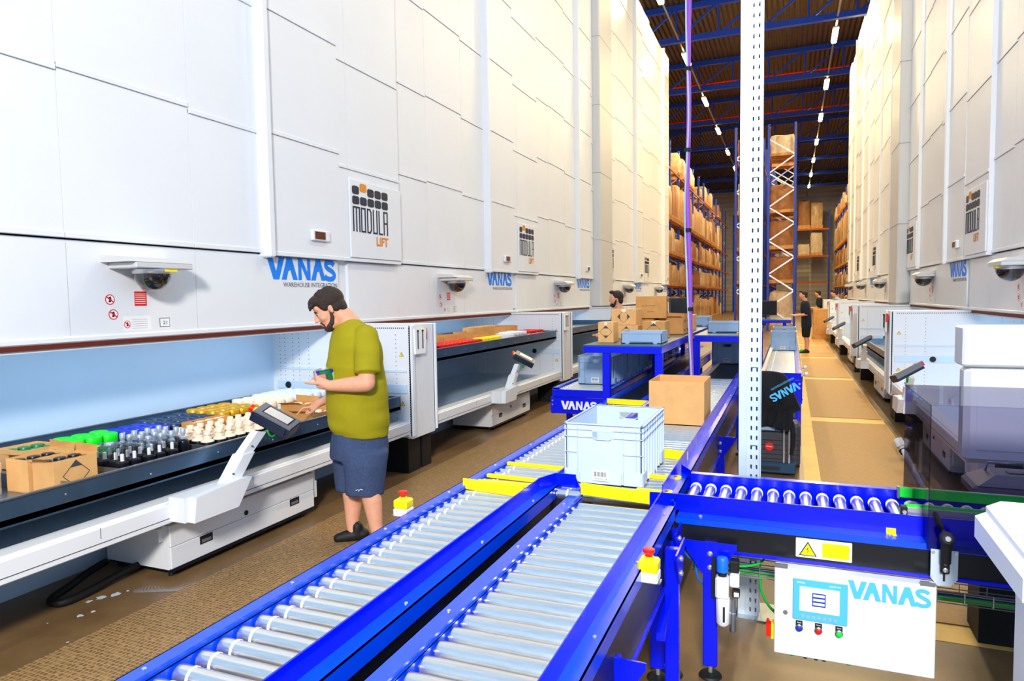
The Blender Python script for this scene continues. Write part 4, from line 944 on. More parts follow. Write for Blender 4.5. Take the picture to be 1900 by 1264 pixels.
ct = thing('cable_tray', (0, 3.45, .36), 'wire cable tray with green and blue cables under the cross conveyor', 'cable tray')
m_ = MB(); cy, cz = 3.30, .37
for dy, dz in ((-.05, .05), (-.05, .025), (-.05, 0), (.05, .05), (.05, .025), (.05, 0), (0, 0), (-.025, 0), (.025, 0)): m_.cyl((-.42, cy + dy, cz + dz), (1.5, cy + dy, cz + dz), .0025, BOLT, 6)
for k in range(20):
    x = -.42 + k * .1; m_.tube([(x, cy - .05, cz + .05), (x, cy - .05, cz), (x, cy + .05, cz), (x, cy + .05, cz + .05)], .0022, BOLT, 5)
m_.build('wire_basket', ct)
for dy, dz, mt_, r_ in ((-.03, .01, CABG, .006), (-.015, .012, CABG, .006), (0, .012, CABB, .007), (.015, .01, CABG, .006), (.0, .022, STEEL, .007), (.03, .01, CABB, .006)):
    m_ = MB(); m_.tube([(-.42 + k * .096, cy + dy + .004 * math.sin(k * 1.3 + dy * 90), cz + dz) for k in range(20)], r_, mt_, 6); m_.build('cable', ct, smooth=60)
for nm, mt_, r_, pts in (('blue_air_hose', CABB, .007, [(-.46, 3.12, .60), (-.42, 3.05, .52), (-.36, 3.04, .48), (-.30, 3.05, .45), (-.27, 2.99, .44)]),
                         ('blue_air_hose', CABB, .005, [(-.36, 3.06, .57), (-.375, 3.02, .50), (-.36, 3.02, .42), (-.31, 3.05, .37)]),
                         ('earth_wire', GREEN, .0045, [(-.20, 3.0, .51), (-.15, 3.05, .50), (-.10, 3.12, .505), (-.085, 3.3, .54), (-.085, 3.62, .56)]),
                         ('green_cable', CABG, .006, [(-.12, 3.3, .37), (-.11, 3.2, .34), (-.08, 3.1, .32), (-.045, 3.0, .33)]),
                         ('black_cable', RUB, .006, [(-.44, 3.1, .62), (-.40, 3.1, .50), (-.34, 3.2, .40), (-.2, 3.3, .385)])):
    q = []
    for i in range(len(pts) - 1):
        a, b = Vector(pts[max(i-1, 0)]), Vector(pts[i]); c, d = Vector(pts[i+1]), Vector(pts[min(i+2, len(pts)-1)])
        for k in range(5):
            t = k / 5; q.append(.5 * ((2*b) + (c - a)*t + (2*a - 5*b + 4*c - d)*t*t + (3*b - a - 3*c + d)*t**3))
    q.append(Vector(pts[-1])); m_ = MB(); m_.tube(q, r_, mt_, 8)
    lb = {'earth_wire': 'yellow-green wire reaching to the galvanised column', 'green_cable': 'green cable curving into the left side of the control cabinet', 'black_cable': 'black cable hanging behind the blue hose'}.get(nm, 'thick blue air hose sagging from the conveyor corner' if r_ > .006 else 'thin blue air hose looping beside the thick one')
    tag(m_.build(nm, org=pts[0], smooth=60), lb, 'hose' if 'hose' in nm else 'cable')

def estop(loc, label, rz=0):
    o = Vector(loc); t = thing('emergency_stop', loc, label, 'emergency stop', None); R_ = Matrix.Rotation(rz, 3, 'Z')
    for nm, mt_, f in (('base_box', WHT, lambda m: m.box(-.034, .034, -.034, .034, -.045, -.012, WHT, c=.004)), ('yellow_cover', YEL, lambda m: (m.box(-.034, .034, -.034, .034, -.012, .028, YEL, c=.007), m.lathe((0, 0, .026), [(.018, 0), (.016, .012)], YEL, 16))),
                      ('red_button', RED, lambda m: m.lathe((0, 0, .036), [(.013, 0), (.013, .008), (.021, .018), (.020, .026), (.012, .028)], RED, 20)), ('bracket', STEEL, lambda m: m.box(-.05, .04, -.02, .02, -.049, -.045, STEEL))):
        m_ = MB(); f(m_); m_.v = [R_ @ v + o for v in m_.v]; m_.build(nm, t, smooth=35)
estop((-.435, 2.26, .755), 'yellow emergency stop on the right side of the near right conveyor')
estop((-1.575, 2.56, .765), 'yellow emergency stop beside the legs of the man in the olive shirt')

# legs of the near lane at the corner
for (lx, ly, nm) in ((-.43, 2.72, 'a'), (-.47, 2.95, 'b')):
    o_ = leg(laneB, lx, ly, .66, .055, plate='x')
br_ = MB(); br_.bar((-.47, 2.95, .42), (-.43, 2.45, .42), .03, BLUE); br_.build('cross_brace', laneB)

# ================================================================== SMOKED HOOD, GUIDE RAILS, WHITE MACHINES ON THE RIGHT
hd = thing('smoked_hood', (.9, 3.3, .67), 'smoked transparent plastic hood over the right end of the cross conveyor', 'machine hood'); hw = .004
for nm, bx in (('front_pane', (.50, 1.7, 3.0 - hw, 3.0, .675, 1.235)), ('side_pane', (.50, .504, 3.0, 3.62, .675, 1.235)), ('top_pane', (.50, 1.7, 3.0, 3.62, 1.235, 1.239))):
    m_ = MB(); m_.box(*bx, TINT); m_.build(nm, hd)
gr = thing('green_guide_rail', (.45, 3.4, .83), 'bright green guide rail at the back of the cross conveyor, entering the smoked hood', 'guide rail')
m_ = MB(); m_.box(.45, 1.7, 3.36, 3.372, .772, .815, GREEN, c=.003); m_.build('green_strip', gr); m_ = MB(); m_.box(.442, .450, 3.355, 3.385, .769, .818, STEEL); m_.box(.45, 1.7, 3.372, 3.385, .772, .815, STEEL); m_.build('rail_back', gr)
gr = thing('green_guide_rail', (.45, 3.12, .80), 'aluminium guide rail with a thin green edge at the front of the cross conveyor', 'guide rail')
m_ = MB(); m_.box(.44, 1.7, 3.125, 3.145, .765, .795, BOLT); m_.build('aluminium_bar', gr); m_ = MB(); m_.box(.44, 1.7, 3.145, 3.155, .78, .805, GREEN); m_.build('green_strip', gr); m_ = MB(); m_.box(.425, .447, 3.112, 3.15, .755, .80, RUB, c=.002); m_.lathe((.436, 3.112, .78), [(.008, 0), (.008, .004)], BOLT, 10, (0, -1, 0)); m_.build('end_cap', gr)
ba = thing('guide_bracket', (.545, 3.0, .70), 'black clamp arm on a slotted metal plate on the front of the cross conveyor', 'bracket')
m_ = MB(); m_.poly([(-.045, 0), (-.022, -.03), (.022, -.03), (.045, 0), (.045, .11), (-.045, .11)], (.555, 2.992, .57), (1, 0, 0), (0, 0, 1), .006, GALV); m_.box(.5515, .5585, 2.984, 2.987, .56, .60, RUB); m_.build('slotted_plate', ba)
m_ = MB(); m_.box(.540, .570, 2.965, 2.985, .595, .655, RUB, c=.004); m_.cyl((.555, 2.965, .64), (.555, 2.955, .735), .018, RUB, 14); m_.lathe((.555, 2.965, .735), [(.024, 0), (.026, .01), (.024, .03), (.018, .035)], RUB, 18, (0, -1, .2)); m_.cyl((.553, 2.99, .745), (.545, 3.125, .78), .009, RUB, 10); m_.build('clamp_arm', ba, smooth=40)
m_ = MB()
for zz in (.612, .640): m_.lathe((.555, 2.963, zz), [(.009, 0), (.009, .004), (.004, .006)], BOLT, 12, (0, -1, 0))
for xx in (.518, .592): m_.lathe((xx, 2.984, .672), [(.006, 0), (.006, .004)], BOLT, 10, (0, -1, 0))
m_.lathe((.555, 2.928, .744), [(.011, 0), (.009, .004)], BOLT, 12, (0, -1, .2)); m_.build('bolt_set', ba, smooth=40)
wc = MB(); prof = [(0, 0), (.0, .06), (.02, .075), (.02, .10), (.07, .105), (.085, .125), (.13, .13), (.16, .12), (.5, .12), (.5, 0)]
wt = thing('white_machine_cover', (.62, 2.45, .5), 'ribbed white moulded machine cover at the bottom right edge', 'machine cover')
for k, (yy, th_) in enumerate(((2.36, .30),)):
    wc.add([(.57, 2.62, .86), (.57, 2.62, .93), (.60, 2.62, .945), (.60, 2.62, .965), (.64, 2.62, .985), (1.3, 2.62, .985), (1.3, 2.62, .86),
            (.62, 2.30, .78), (.62, 2.30, .85), (.65, 2.30, .865), (.65, 2.30, .885), (.69, 2.30, .905), (1.3, 2.30, .905), (1.3, 2.30, .78)],
           [(0, 1, 2, 3, 4, 5, 6), (13, 12, 11, 10, 9, 8, 7), (0, 7, 8, 1), (1, 8, 9, 2), (2, 9, 10, 3), (3, 10, 11, 4), (4, 11, 12, 5), (5, 12, 13, 6), (6, 13, 7, 0)], W)
wc.build('ribbed_cover', wt); m_ = MB(); m_.box(.68, 1.3, 2.32, 2.6, 0, .79, W, c=.01); m_.build('cover_body', wt)
wx = thing('white_packing_machine', (1.3, 4.8, 0), 'big white packing machine body with an overhanging lid, seen above the smoked hood', 'machine')
m_ = MB(); m_.box(.89, 2.0, 4.45, 4.66, 1.25, 1.475, W, c=.012); m_.build('lid', wx); m_ = MB(); m_.box(.91, 2.0, 4.48, 4.64, .70, 1.25, W, c=.03); m_.box(.97, 1.9, 4.475, 4.48, .78, 1.19, W); m_.build('body', wx); m_ = MB(); m_.box(1.1, 1.95, 4.5, 4.64, 0, .70, RUB); m_.build('stand', wx)
lp = thing('tape_unit', (.95, 3.45, .76), 'grey taping unit with a carrying handle inside the smoked hood', 'tape unit')
m_ = MB(); m_.box(.80, 1.5, 3.72, 3.98, .70, .76, GRYP, c=.015); m_.add([(.82, 3.72, .76), (1.5, 3.72, .76), (1.5, 3.98, .76), (.82, 3.98, .76), (.90, 3.78, .805), (1.5, 3.78, .805), (1.5, 3.94, .805), (.90, 3.94, .805)], [(0,1,5,4),(1,2,6,5),(2,3,7,6),(3,0,4,7),(4,5,6,7)], GRYP); m_.box(.96, 1.03, 3.82, 3.87, .805, .809, BLACK); m_.build('unit_body', lp)
m_ = MB(); m_.tube([(.88, 3.88, .80), (.89, 3.88, .84), (1.03, 3.88, .845), (1.05, 3.88, .80)], .007, STEEL, 8); m_.build('handle', lp, smooth=50)
m_ = MB(); m_.lathe((1.08, 3.80, .79), [(.06, 0), (.06, .05), (.05, .06)], CANS, 20, (.5, -1, 0)); m_.build('roller_drum', lp, smooth=40)
m_ = MB(); m_.box(.84, 1.5, 3.74, 3.96, 0, .70, RUB); m_.build('unit_stand', lp)
sr = MB(); sr.cyl((.50, 3.70, .93), (.56, 3.46, .78), .012, CREAM, 12); sr.cyl((.50, 3.70, .93), (.485, 3.72, .96), .02, CREAM, 14); sr.cyl((.506, 3.69, .918), (.513, 3.68, .905), .021, RUB, 14); sr.build('guide_rod', tC, smooth=40)

# ================================================================== FLOOR MARKINGS, MATS, STAINS
def flat(name, x0, x1, y0, y1, mt, label, z=.008, cat='floor mat'):
    m_ = MB(); m_.box(x0, x1, y0, y1, .0005, z, mt); return tag(m_.build(name, org=(x0, y0, 0)), label, cat)
flat('floor_mat', -3.26, -2.74, .5, 9.5, HEX, 'long patterned rubber mat the man in the olive shirt stands on', .010)
yy = 3.9; nm = ('nearest', 'second', 'third', 'fourth', 'fifth', 'sixth')
for k in range(6):
    flat('floor_mat', .27, 1.12, yy, yy + 5.75 if k == 0 else yy + 4.4, MATT, 'brown floor mat in the right aisle, %s to the camera' % nm[k], .008); yy += (6.1 if k == 0 else 4.75)
lm_ = MB(); lm_.box(.13, 1.13, 3.7, 32, .0002, .0015, LINE); tag(lm_.build('floor_marking', org=(.6, 5, 0)), 'pale yellow painted strip showing between the mats in the right aisle', 'floor marking')
sm = MB(); SM = mat('white_smear', (190, 184, 190), .5, alpha=.32)
c0 = Vector((-3.50, 2.80, .002))
for k in range(9):
    pts = []; rr = .06 + .035 * k; w_ = .012
    for i in range(15):
        a = math.radians(200 + i * 9 + 6 * k); pts.append(c0 + Vector((math.cos(a) * rr * .55 + .02 * k, math.sin(a) * rr + .045 * k, 0)))
    for i in range(14):
        d = (pts[i+1] - pts[i]).normalized().cross(Vector((0, 0, 1))) * w_ * (1 - abs(i - 7) / 8); d2 = (pts[i+1] - pts[i]).normalized().cross(Vector((0, 0, 1))) * w_ * (1 - abs(i - 6) / 8)
        z_ = Vector((0, 0, .0002 * k)); sm.add([pts[i] - d + z_, pts[i] + d + z_, pts[i+1] + d2 + z_, pts[i+1] - d2 + z_], [(0, 1, 2, 3)], SM)
tag(sm.build('floor_smear', org=c0), 'whitish wiped smear on the floor in front of the low cabinet', 'stain')
sp_ = MB(); SPM = mat('white_paint_drop', (206, 216, 228), .5)
for x, y, r_ in ((-3.62, 2.62, .035), (-3.58, 2.68, .03), (-3.64, 2.56, .02), (-3.52, 2.42, .02), (-3.50, 2.48, .014), (-3.56, 2.74, .012), (-3.3, 2.2, .008), (-3.2, 2.35, .007), (-3.6, 2.3, .006)):
    n_ = 11; pts = [(x + math.cos(6.283*i/n_) * r_ * random.uniform(.5, 1.2), y + math.sin(6.283*i/n_) * r_ * random.uniform(.5, 1.2), .0015) for i in range(n_)]; sp_.add(pts, [list(range(n_))], SPM)
tag(sp_.build('paint_splash', org=(-3.55, 2.55, 0)), 'small white paint splashes on the floor near the black cable loop', 'stain')
hs = MB(); q = [(-3.98 + .0, 2.92, .05), (-3.92, 2.75, .05), (-3.86, 2.6, .035), (-3.82, 2.44, .025), (-3.70, 2.44, .025), (-3.70, 2.6, .03), (-3.72, 2.8, .05), (-3.74, 3.0, .05)]
Q_ = []
for i in range(len(q) - 1):
    for k in range(4): Q_.append(Vector(q[i]).lerp(Vector(q[i+1]), k/4))
for _ in range(3): Q_ = [Q_[0]] + [(Q_[i-1] + Q_[i]*2 + Q_[i+1]) / 4 for i in range(1, len(Q_)-1)] + [Q_[-1]]
hs.tube(Q_, .022, RUB, 10); tag(hs.build('cable_loop', org=q[0], smooth=60), 'thick black cable loop on the floor behind the low cabinet', 'cable')

# ================================================================== SUITCASES AND T-SHIRT
def suitcase(loc, sx, sy, sz, label, mt, logo=False):
    o = Vector(loc); t = thing('suitcase', loc, label, 'suitcase'); m_ = MB(); m_.box(-sx/2, sx/2, -sy/2, sy/2, .03, sz, mt, c=.03)
    for k in range(6): m_.box(-sx*.42, sx*.42, -sy/2 - .004, -sy/2, .10 + k * (sz - .16) / 6, .105 + k * (sz - .16) / 6, BLACK)
    m_.v = [v + o for v in m_.v]; m_.build('shell', t)
    if logo:
        m_ = MB(); m_.box(-sx/2 - .01, sx/2 + .01, -sy/2 - .02, sy/2 + .01, sz - .02, sz + .055, CASEB, c=.01); m_.box(-.10, .02, -sy/2 - .023, -sy/2 - .02, sz - .005, sz + .025, TOTE2); m_.v = [v + o for v in m_.v]; m_.build('top_bar', t)
        m_ = MB(); m_.box(-sx/2 - .01, sx/2 + .04, -sy/2 - .05, sy/2, .02, .12, CASEB, c=.012); m_.box(-sx*.3, sx*.2, -sy/2 - .054, -sy/2 - .05, .05, .085, BLACK); m_.v = [v + o for v in m_.v]; m_.build('bottom_guard', t)
        for xx in (sx*.30, sx*.44): m_ = MB(); m_.cyl((xx, -sy/2 - .02, .1), (xx, -sy/2 - .02, sz + .22), .010, BOLT, 10); m_.v = [v + o for v in m_.v]; m_.build('pull_rod', t, smooth=40)
        m_ = MB(); m_.lathe((-.03, -sy/2 - .006, sz*.62), [(.038, 0), (.038, .003)], RED, 24, (0, -1, 0)); m_.text('stop', (-.055, -sy/2 - .0095, sz*.60), (1, 0, 0), (0, 0, 1), .014, .05, WHT, .0005); m_.v = [v + o for v in m_.v]; m_.build('round_red_badge', t)
    m_ = MB()
    for xx in (-sx*.4, sx*.4): m_.cyl((xx - .01, 0, .03), (xx + .01, 0, .03), .03, RUB, 14)
    m_.v = [v + o for v in m_.v]; m_.build('wheels', t, smooth=40)
suitcase((-.14, 6.78, 0), .32, .18, .42, 'dark ribbed trolley case with a round red badge behind the column', CASE, True)
suitcase((.035, 7.05, 0), .13, .30, .44, 'plain dark grey suitcase standing right of the badged trolley case', CASE)
# shirt draped over the pull handle
sh = MB(); nx, nz = 22, 26; vs = []
def edge(v):                                               # half outline of the draped shirt, v from 0 top to 1 bottom
    lft = -.27
    if v < .10: r = -.05 + .4 * v
    elif v < .65: r = -.01 + (v - .10) * .19
    elif v < .72: r = .095 - (v - .65) * .9
    elif v < .95: r = .03
    else: r = .0
    return lft, r
for side in (0, 1):
    for j in range(nz + 1):
        v = j / nz; l, r = edge(v)
        for i in range(nx + 1):
            u = i / nx; x = l + (r - l) * u; fold = .018 * math.sin(u * 17 + v * 5) * v + .012 * math.sin(u * 7 + 2); bulge = .045 * math.sin(math.pi * min(v*1.3, 1))
            z_ = .97 - v * .48 - .05 * (u - .35)**2 - (.04 * u if v > .8 else 0)
            vs.append((x, 6.60 - (bulge + fold) * (1 if side == 0 else -.6) - .03 * (1 - side) + .03 * side, z_))
n1 = (nx + 1) * (nz + 1); fs = []
for side in (0, 1):
    for j in range(nz):
        for i in range(nx):
            a = side * n1 + j * (nx + 1) + i; q = (a, a + nx + 1, a + nx + 2, a + 1); fs.append(q if side == 0 else q[::-1])
for i in range(nx): fs.append((i, i + 1, n1 + i + 1, n1 + i))
for j in range(nz): a = j * (nx + 1); fs.append((a, n1 + a, n1 + a + nx + 1, a + nx + 1)); b = a + nx; fs.append((b, b + nx + 1, n1 + b + nx + 1, n1 + b))
sh.add(vs, fs, BLKC)
ts = thing('draped_shirt', (-.1, 6.6, .7), 'black T-shirt with light blue upside-down lettering draped over the trolley case handle', 'shirt'); sh.build('fabric', ts, smooth=80)
m_ = MB(); m_.tube([(.02, 6.58, .52), (.035, 6.57, .40), (.03, 6.56, .30), (.02, 6.56, .22)], [.02, .022, .02, .016], BLKC, 8); m_.build('hanging_sleeve', ts, smooth=60)
m_ = MB(); rr = Vector((-.82, .0, -.5)).normalized(); uu = Vector((.5, 0, -.82)).normalized(); vanas(m_, (.055, 6.505, .895), rr, uu, .27, .07, LOGOC, .004)
m_.text('WAREHOUSE INTEGRATION', Vector((.03, 6.505, .935)) , rr, uu, .018, .22, LOGOC, .004); m_.build('lettering', ts)

# ================================================================== PURPLE CABLE
pk = thing('cable_bundle', (-1.0, 7.6, .78), 'purple sleeved cable bundle hanging from the roof down to the conveyor', 'cable'); pts = []
for k in range(60):
    z_ = .76 + k * .2; pts.append((-1.0 - .035 * (1 - math.exp(-(z_ - .76) / 2)) + .010 * math.sin(z_ * 1.7) + .006 * math.sin(z_ * 4), 7.6, z_))
m_ = MB(); m_.tube(pts, .024, PURP, 8); m_.build('purple_sleeve', pk, smooth=60)
m_ = MB(); m_.tube([(p[0] - .016 + .016 * math.sin(p[2] * 2.2), p[1] - .03, p[2]) for p in pts], .010, TOTE, 6); m_.build('grey_wire', pk, smooth=60)
for z_ in (1.5, 2.35, 3.2, 4.05, 5.1): m_ = MB(); x_ = min(pts, key=lambda p: abs(p[2] - z_))[0]; m_.cyl((x_ - .003, 7.592, z_), (x_ - .003, 7.592, z_ + .04), .036, RUB, 12); m_.build('cable_tie', pk, smooth=40)

# ================================================================== ROOF TRUSSES, LAMPS
tz = 11.1
def truss(y):
    t = thing('roof_truss', (-1, y, tz), 'x', 'roof truss', 'blue roof trusses crossing the aisle')
    for nm, z_ in (('bottom_chord', tz), ('top_chord', tz + 1.15)): m_ = MB(); m_.box(-16, 14, y - .09, y + .09, z_ - .10, z_ + .10, TRUSS); m_.build(nm, t)
    k = 0; x = -16.0
    while x < 14: 
        m_ = MB(); m_.bar((x, y, tz), (x, y, tz + 1.15), .07, TRUSS); m_.bar((x, y, tz), (x + 1.5, y, tz + 1.15), .07, TRUSS); m_.build('web_member', t); x += 1.5
    return t
ordn = ('nearest', 'second', 'third', 'fourth', 'fifth', 'sixth', 'seventh', 'eighth', 'ninth')
TR = truss(19.8); TR['label'] = 'blue roof truss crossing the aisle, nearest to the camera'
for k in range(1, 8): dup(TR, (-1, 19.8 + 6.6 * k, tz), 0, 'blue roof truss crossing the aisle, %s from the camera' % ordn[k])
for k, y in enumerate((22.5, 28.5, 35.0, 42.0)):
    m_ = MB(); m_.cyl((-15, y, 11.9), (14, y, 11.9), .04, RED, 8); tag(m_.build('sprinkler_pipe', org=(0, y, 11.9), smooth=40), 'red sprinkler pipe under the roof, %s from the camera' % ordn[k], 'pipe')
def lamp(x, y, lab):
    t = thing('ceiling_lamp', (x, y, 10.95), lab, 'lamp', 'lamp rows above the aisles')
    m_ = MB(); m_.box(x - .10, x + .10, y - .72, y + .72, 11.0, 11.05, WHT); m_.build('housing', t)
    m_ = MB(); m_.box(x - .085, x + .085, y - .70, y + .70, 10.93, 11.0, LAMP, c=.02); m_.build('tube', t)
    l = bpy.data.lights.new('lamp_light', 'AREA'); l.energy = 420 if y > 20 else 300; l.color = (1.0, .78, .42); l.shape = 'RECTANGLE'; l.size = .2; l.size_y = 1.4
    o = bpy.data.objects.new('lamp_light', l); COL.objects.link(o); o.parent = t; o.location = (0, 0, -.05)
    return t
for k in range(10): lamp(1.4, 21.7 + 6.25 * (k - 2), 'bright lamp in the right-hand row of ceiling lamps, %s from the camera' % (ordn + ('tenth', 'eleventh'))[k])  # nearest two extend the row out of view, added to warm the aisle
for k in range(6): lamp(-3.9, 21.9 + 6.4 * k, 'bright lamp in the left-hand row of ceiling lamps, %s from the camera' % ordn[k])
rl_ = MB(); rl_.box(1.37, 1.43, 8, 73, 11.05, 11.09, STEEL); tag(rl_.build('lamp_rail', org=(1.4, 8, 11.05)), 'thin rail carrying the right-hand row of lamps', 'rail')
rl_ = MB(); rl_.box(-3.93, -3.87, 18, 60, 11.05, 11.09, STEEL); tag(rl_.build('lamp_rail', org=(-3.9, 18, 11.05)), 'thin rail carrying the left-hand row of lamps', 'rail')

# ================================================================== PALLET RACKS
LEV = (0.12, 2.15, 3.7, 5.35, 7.9)
def rack(name, fx, dirx, y0, y1, bay, label, levels=LEV, top=9.2, depth=1.1):
    # fx: x of the front face, dirx: +1 when the rack extends towards +x
    t = thing('pallet_rack', (fx, y0, 0), label, 'pallet rack'); n = int((y1 - y0) / bay)
    for k in range(n + 1):
        y = y0 + k * bay; m_ = MB()
        for x in (fx, fx + dirx * depth): m_.box(x - .05, x + .05, y - .05, y + .05, 0, top, RBLU)
        z = .3; fl_ = 1
        while z < top - .8:
            a, b = (fx, fx + dirx * depth) if fl_ > 0 else (fx + dirx * depth, fx); m_.bar((a, y, z), (b, y, z + .75), .05, BOLT); z += .75; fl_ *= -1
        m_.build('upright_frame', t)
    for z in levels[1:]:
        for x in (fx - dirx * .02, fx + dirx * depth): m_ = MB(); m_.box(x - .03, x + .03, y0, y1, z - .10, z, RORG); m_.build('beam', t)
    return t
rack('l', -5.5, -1, 28.5, 67.5, 2.8, 'long pallet rack full of wrapped goods on the left, behind the lift machines')
rack('r', 3.6, 1, 40, 67.5, 2.8, 'long pallet rack on the right, seen past the right-hand machines')
rack('c', .15, -1, 33, 50, 2.8, 'tall pallet rack in the middle with its white braced end frame facing us')
rack('c2', -2.35, 1, 33, 50, 2.8, 'pallet rack back to back with the middle rack, mostly hidden by the steel column')
def rack_x(x0, x1, y, bay, label):
    t = thing('pallet_rack', (x0, y, 0), label, 'pallet rack'); n = round((x1 - x0) / bay)
    for k in range(n + 1):
        x = x0 + k * bay; m_ = MB()
        for yy in (y, y + 1.1): m_.box(x - .05, x + .05, yy - .05, yy + .05, 0, 9.4, RBLU)
        m_.build('upright_frame', t)
    for z in (2.75, 5.2, 7.7): m_ = MB(); m_.box(x0, x1, y - .04, y + .02, z - .16, z, RORG); m_.build('beam', t)
rack_x(-5.2, 3.3, 70, 2.83, 'pallet rack standing across the far end of the hall')
def load(variant, sx, sy, sz, loc, label, group):
    t = thing('pallet_load', loc, label, 'pallet load', group); o = Vector(loc)
    p_ = MB()
    for k in range(3): p_.box(-sx/2, sx/2, -sy/2 + k * (sy - .1) / 2, -sy/2 + .1 + k * (sy - .1) / 2, 0, .10, WOOD)
    p_.box(-sx/2, sx/2, -sy/2, sy/2, .10, .13, WOOD); p_.v = [v + o for v in p_.v]; p_.build('pallet', t)
    g_ = MB(); n = 10; mt = WRAPM[variant]; rings = []; rnd = random.Random(variant)
    for (f_, h_) in ((.96, .13), (.98, .3), (.97, sz*.5), (.96, sz*.8), (.90, sz*.97), (.6, sz)):
        rings.append([(sx/2*f_*a + rnd.uniform(-.02, .02), sy/2*f_*b + rnd.uniform(-.02, .02), h_ + rnd.uniform(-.03, .03) * (h_ > .2)) for a, b in ((-1, -.9), (-.9, -1), (0, -1.0), (.9, -1), (1, -.9), (1, 0), (1, .9), (.9, 1), (0, 1), (-.9, 1), (-1, .9), (-1, 0))])
    vs = [p for r in rings for p in r]; fs = [(j*12 + i, j*12 + (i+1) % 12, (j+1)*12 + (i+1) % 12, (j+1)*12 + i) for j in range(len(rings)-1) for i in range(12)] + [list(range(60, 72))]
    g_.add(vs, fs, mt); g_.v = [v + o for v in g_.v]; g_.build('wrapped_goods', t, smooth=50)
    return t
protos = {}
def place_load(x, y, z, hmax, label, group, rz=0):
    v = random.choice((0, 0, 1, 1, 2)); h = random.choice((random.uniform(.45, .8), random.uniform(.75, .97), random.uniform(.75, .97))) * hmax
    if v not in protos: protos[v] = load(v, 1.05, .85, 1.0, (x, y, z), label, group); c = protos[v]; c.rotation_euler = (0, 0, rz)
    else: c = dup(protos[v], (x, y, z), rz, label, group)
    c.scale = (1, 1, h); c['label'] = label; c['group'] = group
lv = [(0.0, 1.85), (2.15, 1.3), (3.7, 1.45), (5.35, 2.1), (7.9, 1.2)]; wl_n = ('floor level', 'first beam', 'second beam', 'third beam', 'top beam')
for li, (z, hm) in enumerate(lv):
    y = 28.98; k = 0
    while y < 60:
        if random.random() < (.95 if li < 4 else .55): place_load(-5.90, y, z + .003, hm, 'wrapped pallet load on the %s of the left rack' % wl_n[li], 'pallet loads on the %s of the left rack' % wl_n[li])
        y += .93 if k % 3 != 2 else .94; k += 1
    y = 40.5
    while y < 66:
        if random.random() < (.95 if li < 4 else .5): place_load(4.0, y, z + .003, hm, 'wrapped pallet load on the %s of the right rack' % wl_n[li], 'pallet loads on the %s of the right rack' % wl_n[li])
        y += .933
    for x in (-.4,):
        for j, y in enumerate((34.0, 35.0, 36.8)): place_load(x, y, z + .003, hm, 'wrapped pallet load on the %s of the middle rack' % wl_n[li], 'pallet loads on the %s of the middle rack' % wl_n[li])
    place_load(-1.8, 34.0, z + .003, hm, 'wrapped pallet load on the %s of the hidden middle rack' % wl_n[li], 'pallet loads on the %s of the hidden middle rack' % wl_n[li])
for z, hm in ((2.75, 0), (5.2, 2.3), (7.7, 3.0)):
    if hm:
        for xk in (-1.6, -.4, 1.1, 2.2): place_load(xk, 70.5, z, hm, 'brightly lit wrapped load on the far rack, %s' % ('lower row' if z < 6 else 'upper row'), 'loads on the far rack, %s' % ('lower row' if z < 6 else 'upper row'))
sg = MB(); sg.box(-5.50, -5.46, 31.0, 31.5, 2.35, 2.85, YEL); sg.box(-5.6, -5.2, 31.02, 31.04, 2.35, 2.85, YEL); sg.text('042', (-5.58, 31.018, 2.5), (1, 0, 0), (0, 0, 1), .2, .36, TXT, .004)
tag(sg.build('location_sign', org=(-5.4, 31.0, 2.35)), 'small yellow location sign on the left rack', 'sign')
bp = thing('pallet_box', (1.25, 27.6, 0), 'large plain cardboard pallet box in the aisle behind the standing person', 'box')
m_ = MB()
for k in range(3): m_.box(.75, 1.75, 27.2 + k * .35, 27.3 + k * .35, 0, .12, WOOD)
m_.box(.75, 1.75, 27.2, 28.0, .12, .15, WOOD); m_.build('pallet', bp); m_ = MB(); m_.box(.78, 1.72, 27.23, 27.97, .15, 1.1, CARD2, c=.01); m_.build('carton', bp)

# ================================================================== PEOPLE
BASE = Vector((-2.85, 3.9, 0)); VD = Vector((-2.85, 3.9, 0)).normalized(); FW = Vector((0, 0, 1)).cross(VD); LFT = -VD   # FW points image-left
def PB(px, py, b=0.0, base=None):                          # point seen at a pixel, on the upright plane b metres nearer than the person's axis
    d = RM @ Vector(((px - CX) / F, (py - CY) / F, 1.0)); c = BASE - VD * b
    t = c.dot(VD) / d.dot(VD); return Vector((0, 0, H)) + d * t
man = thing('person', BASE, 'person in an olive T-shirt and grey-blue shorts holding a can and pointing into the tray', 'person')
RV = VD.cross(Vector((0, 0, 1)))                           # image-right
def hand(m_, wrist, knuck, nrm, fingers, thumb, rp=.026):
    """palm between wrist and knuckle line; fingers: list of point lists"""
    m_.limb([wrist, wrist.lerp(knuck, .5)], [.030, .032], SKIN, 12)
    for a in (-1, -.33, .33, 1):
        off = nrm * .029 * a; m_.limb([wrist.lerp(knuck, .15) + off * .55, knuck + off], [.021, .0165], SKIN, 10)
    for pts, r_ in fingers: m_.limb(pts, [r_, r_*.93, r_*.86, r_*.74][:len(pts)], SKIN, 10)
    m_.limb(thumb, [.0145, .0125, .0105][:len(thumb)], SKIN, 10)
b = MB()
